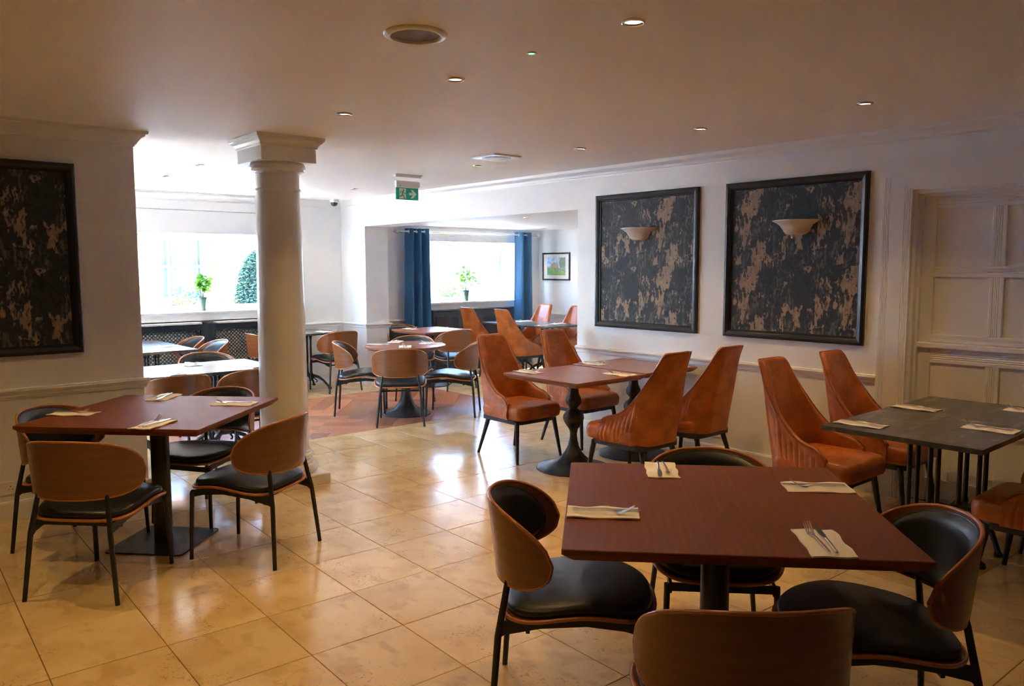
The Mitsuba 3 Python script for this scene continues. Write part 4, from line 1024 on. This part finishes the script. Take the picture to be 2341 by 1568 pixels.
def leaf_mesh(L, w):
    v = np.array([[0, 0, 0], [L * 0.35, w, 0.1 * L], [L * 0.75, w * 0.8, 0.05 * L], [L, 0, -0.08 * L], [L * 0.75, -w * 0.8, 0.05 * L], [L * 0.35, -w, 0.1 * L], [L * 0.5, 0, 0.02 * L]])
    return v, np.array([[0, 6, 1], [1, 6, 2], [2, 6, 3], [3, 6, 4], [4, 6, 5], [5, 6, 0]])
def rotm(r):
    a, b, c = r.uniform(0, 2 * np.pi), r.uniform(-1.0, 0.6), r.uniform(-0.6, 0.6)
    return trimesh.transformations.euler_matrix(c, b, a, 'sxyz')[:3, :3]
def potted(x, y, z, h, label, r_crown, tag, airy):
    r = random.Random(int(x * 100))
    k = thing('potted_plant', label, 'potted plant', 'plants on the window sills')
    n = 30; a = np.arange(n) * 2 * np.pi / n
    rib = 1 + 0.02 * np.cos(a * 15)
    prof = [(0.0, 0.001), (0.045, 0.0), (0.062, 0.15), (0.066, 0.152), (0.066, 0.17), (0.058, 0.17), (0.055, 0.14), (0.0, 0.138)]
    G = np.stack([[[p * math.cos(t) * (rb if 0.04 < p < 0.063 else 1), p * math.sin(t) * (rb if 0.04 < p < 0.063 else 1), zz] for t, rb in zip(a, rib)] for p, zz in prof])
    part(k, 'pot', ply(grid(G, closed_v=True), POT, smooth=35), W(x, y, z), label='dark green pot')
    part(k, 'soil', ply(lathe([(0.0, 0.15), (0.056, 0.148)], 20), SOIL), W(x, y, z))
    st = [tube([(0.01 * s, 0, 0.14), (0.03 * s, 0.01 * s, 0.14 + h * 0.3), (0.05 * s + 0.01, 0.02, 0.14 + h * 0.5)], [0.006, 0.005, 0.003], 6) for s in (-1, 0.2, 1)]
    part(k, 'stem', ply(cat(st), STEM, smooth=True), W(x, y, z))
    for q in range(110 if not airy else 90):
        v, f = leaf_mesh(r.uniform(0.05, 0.085) * (1.0 if not airy else 1.2), r.uniform(0.016, 0.028))
        d = np.array([r.gauss(0, 1), r.gauss(0, 1), r.gauss(0, 1)]); d /= np.linalg.norm(d)
        c = d * r_crown * r.uniform(0.35, 1.0) * np.array([1, 1, 1.15]) + [0.01, 0, 0.14 + h * 0.50]
        part(k, 'leaf', ply((v @ rotm(r).T + c, f), LEAF), W(x, y, z))
potted(3.585, YB + 0.02, WZ0, 0.40, 'bushy green plant in a dark green pot on the sill of the long window', 0.10, 'a', False)
potted(7.625, YA + 0.06, AZ0, 0.42, 'airy leafy plant in a dark pot on the sill between the curtains', 0.19, 'b', True)

# ------------------------------------------------------------------ outside
struct('ground_outside', ply(box(-25, 40, YB + 0.36, 60, -0.3, -0.12), PAVING))
ph_ = thing('outside_house', 'white rendered house across the courtyard, blown out by the sun', 'house')
HY = 17.0
part(ph_, 'front_wall', ply(cat([box(-8, 5.24, HY, HY + 0.3, -0.2, 2.9), box(6.13, 22, HY, HY + 0.3, -0.2, 2.9), box(5.24, 6.13, HY, HY + 0.3, 2.35, 2.9), box(5.24, 6.13, HY, HY + 0.3, -0.2, 0.9)]), RENDERW))
part(ph_, 'roof', ply(trimesh.convex.convex_hull(np.array([[x, y, z] for x in (-8.4, 22.4) for y, z in ((HY - 0.35, 2.88), (HY - 0.35, 2.98), (HY + 3, 4.6), (HY + 6, 2.98), (HY + 6, 2.88))])), ROOF))
part(ph_, 'window_frame', ply(cat([box(5.24, 6.13, HY + 0.08, HY + 0.14, z, z + 0.06) for z in (0.9, 1.6, 2.29)] + [box(x, x + 0.05, HY + 0.08, HY + 0.14, 0.9, 2.35) for x in (5.24, 5.40, 6.08)]), UPVC))
nn = 60; xx = np.linspace(5.24, 6.13, nn)
part(ph_, 'net_curtain', ply(grid(np.stack([np.column_stack([xx, HY + 0.22 + 0.02 * np.cos(xx * 70), np.full(nn, z)]) for z in (0.9, 2.35)], 1)), VOILE, smooth=True))
part(ph_, 'back_wall', ply(box(5.0, 6.4, HY + 0.29, HY + 0.32, 0.6, 2.6), DARK))
k = thing('pergola', 'pale timber pergola with a beam and posts right outside the long window', 'pergola')
part(k, 'beam', ply(splitv(cbox(0.6, 8.6, 10.86, 10.98, 1.962, 2.10, 0.006), ), TIMBER, uv=splitv(cbox(0.6, 8.6, 10.86, 10.98, 1.962, 2.10, 0.006)).vertices[:, [0, 2]]))
for x in (1.4, 4.018, 6.6):
    m = splitv(cbox(x - 0.0625, x + 0.0625, 10.86, 10.985, -0.15, 1.962, 0.006))
    part(k, 'post', ply(m, TIMBER, uv=m.vertices[:, [2, 0]]))
def bush(name, x, y, z0, rx, ry, h, n, leafm, label, seed, shape='round', L=0.07):
    r = random.Random(seed)
    k = thing(name, label, 'bush' if name != 'topiary' else 'tree')
    part(k, 'stem', ply(tube([(x, y, z0 - 0.02), (x, y, z0 + h * 0.8)], [0.03, 0.008], 8), STEM, smooth=True))
    vs, fs, o = [], [], 0
    for q in range(n):
        if shape == 'cone':
            t = r.random() ** 0.8
            rad = (1 - t ** 3) ** 0.6 * (0.75 + 0.25 * min(1, t * 5)) * r.uniform(0.8, 1.0)
            an = r.uniform(0, 2 * math.pi)
            c = np.array([x + rx * rad * math.cos(an), y + ry * rad * math.sin(an), z0 + h * (0.02 + 0.96 * t)])
        else:
            d = np.array([r.gauss(0, 1), r.gauss(0, 1), abs(r.gauss(0, 1))]); d /= np.linalg.norm(d)
            c = np.array([x, y, z0]) + d * r.uniform(0.5, 1.0) * [rx, ry, h]
        v, f = leaf_mesh(L * r.uniform(0.6, 1.2), L * 0.28)
        vs.append(v @ rotm(r).T + c); fs.append(f + o); o += len(v)
    kk = part(k, 'foliage', ply((np.vstack(vs), np.vstack(fs)), leafm))
    labels[kk] = {'kind': 'stuff'}
bush('topiary', 6.25, 14.6, -0.12, 0.46, 0.46, 2.05, 9500, LEAF2, 'tall clipped conical evergreen outside the long window, beside the column', 3, 'cone', 0.085)
bush('flowering_bush', 4.45, 13.6, 0.55, 0.55, 0.35, 0.60, 1400, LEAF3, 'pale ochre flowering bush outside the long window, left of the sill plant', 5, L=0.06)
bush('green_bush', 4.75, 14.2, 0.6, 0.5, 0.3, 0.72, 900, LEAF2, 'blue-green bush outside behind the ochre flowering bush', 6, L=0.07)
bush('flowering_bush', 5.4, 13.9, 0.55, 0.30, 0.3, 0.55, 700, LEAF3, 'smaller ochre bush outside, right of the sill plant', 7, L=0.06)
bush('green_bush', 10.6, 14.4, 0.45, 0.5, 0.4, 0.95, 1000, LEAF, 'green bush outside the curtained window behind its plant', 8, L=0.08)
part_wall = thing('planter', 'low white planter wall outside holding the bushes', 'planter')
part(part_wall, 'body', ply(cbox(2.0, 12.0, 13.1, 14.9, -0.15, 0.62, 0.01), RENDERW)) if False else part(part_wall, 'body', ply(cat([box(2.0, 12.0, 13.05, 13.2, -0.15, 0.72), box(2.0, 12.0, 13.2, 14.3, -0.15, 0.58)]), RENDERW))
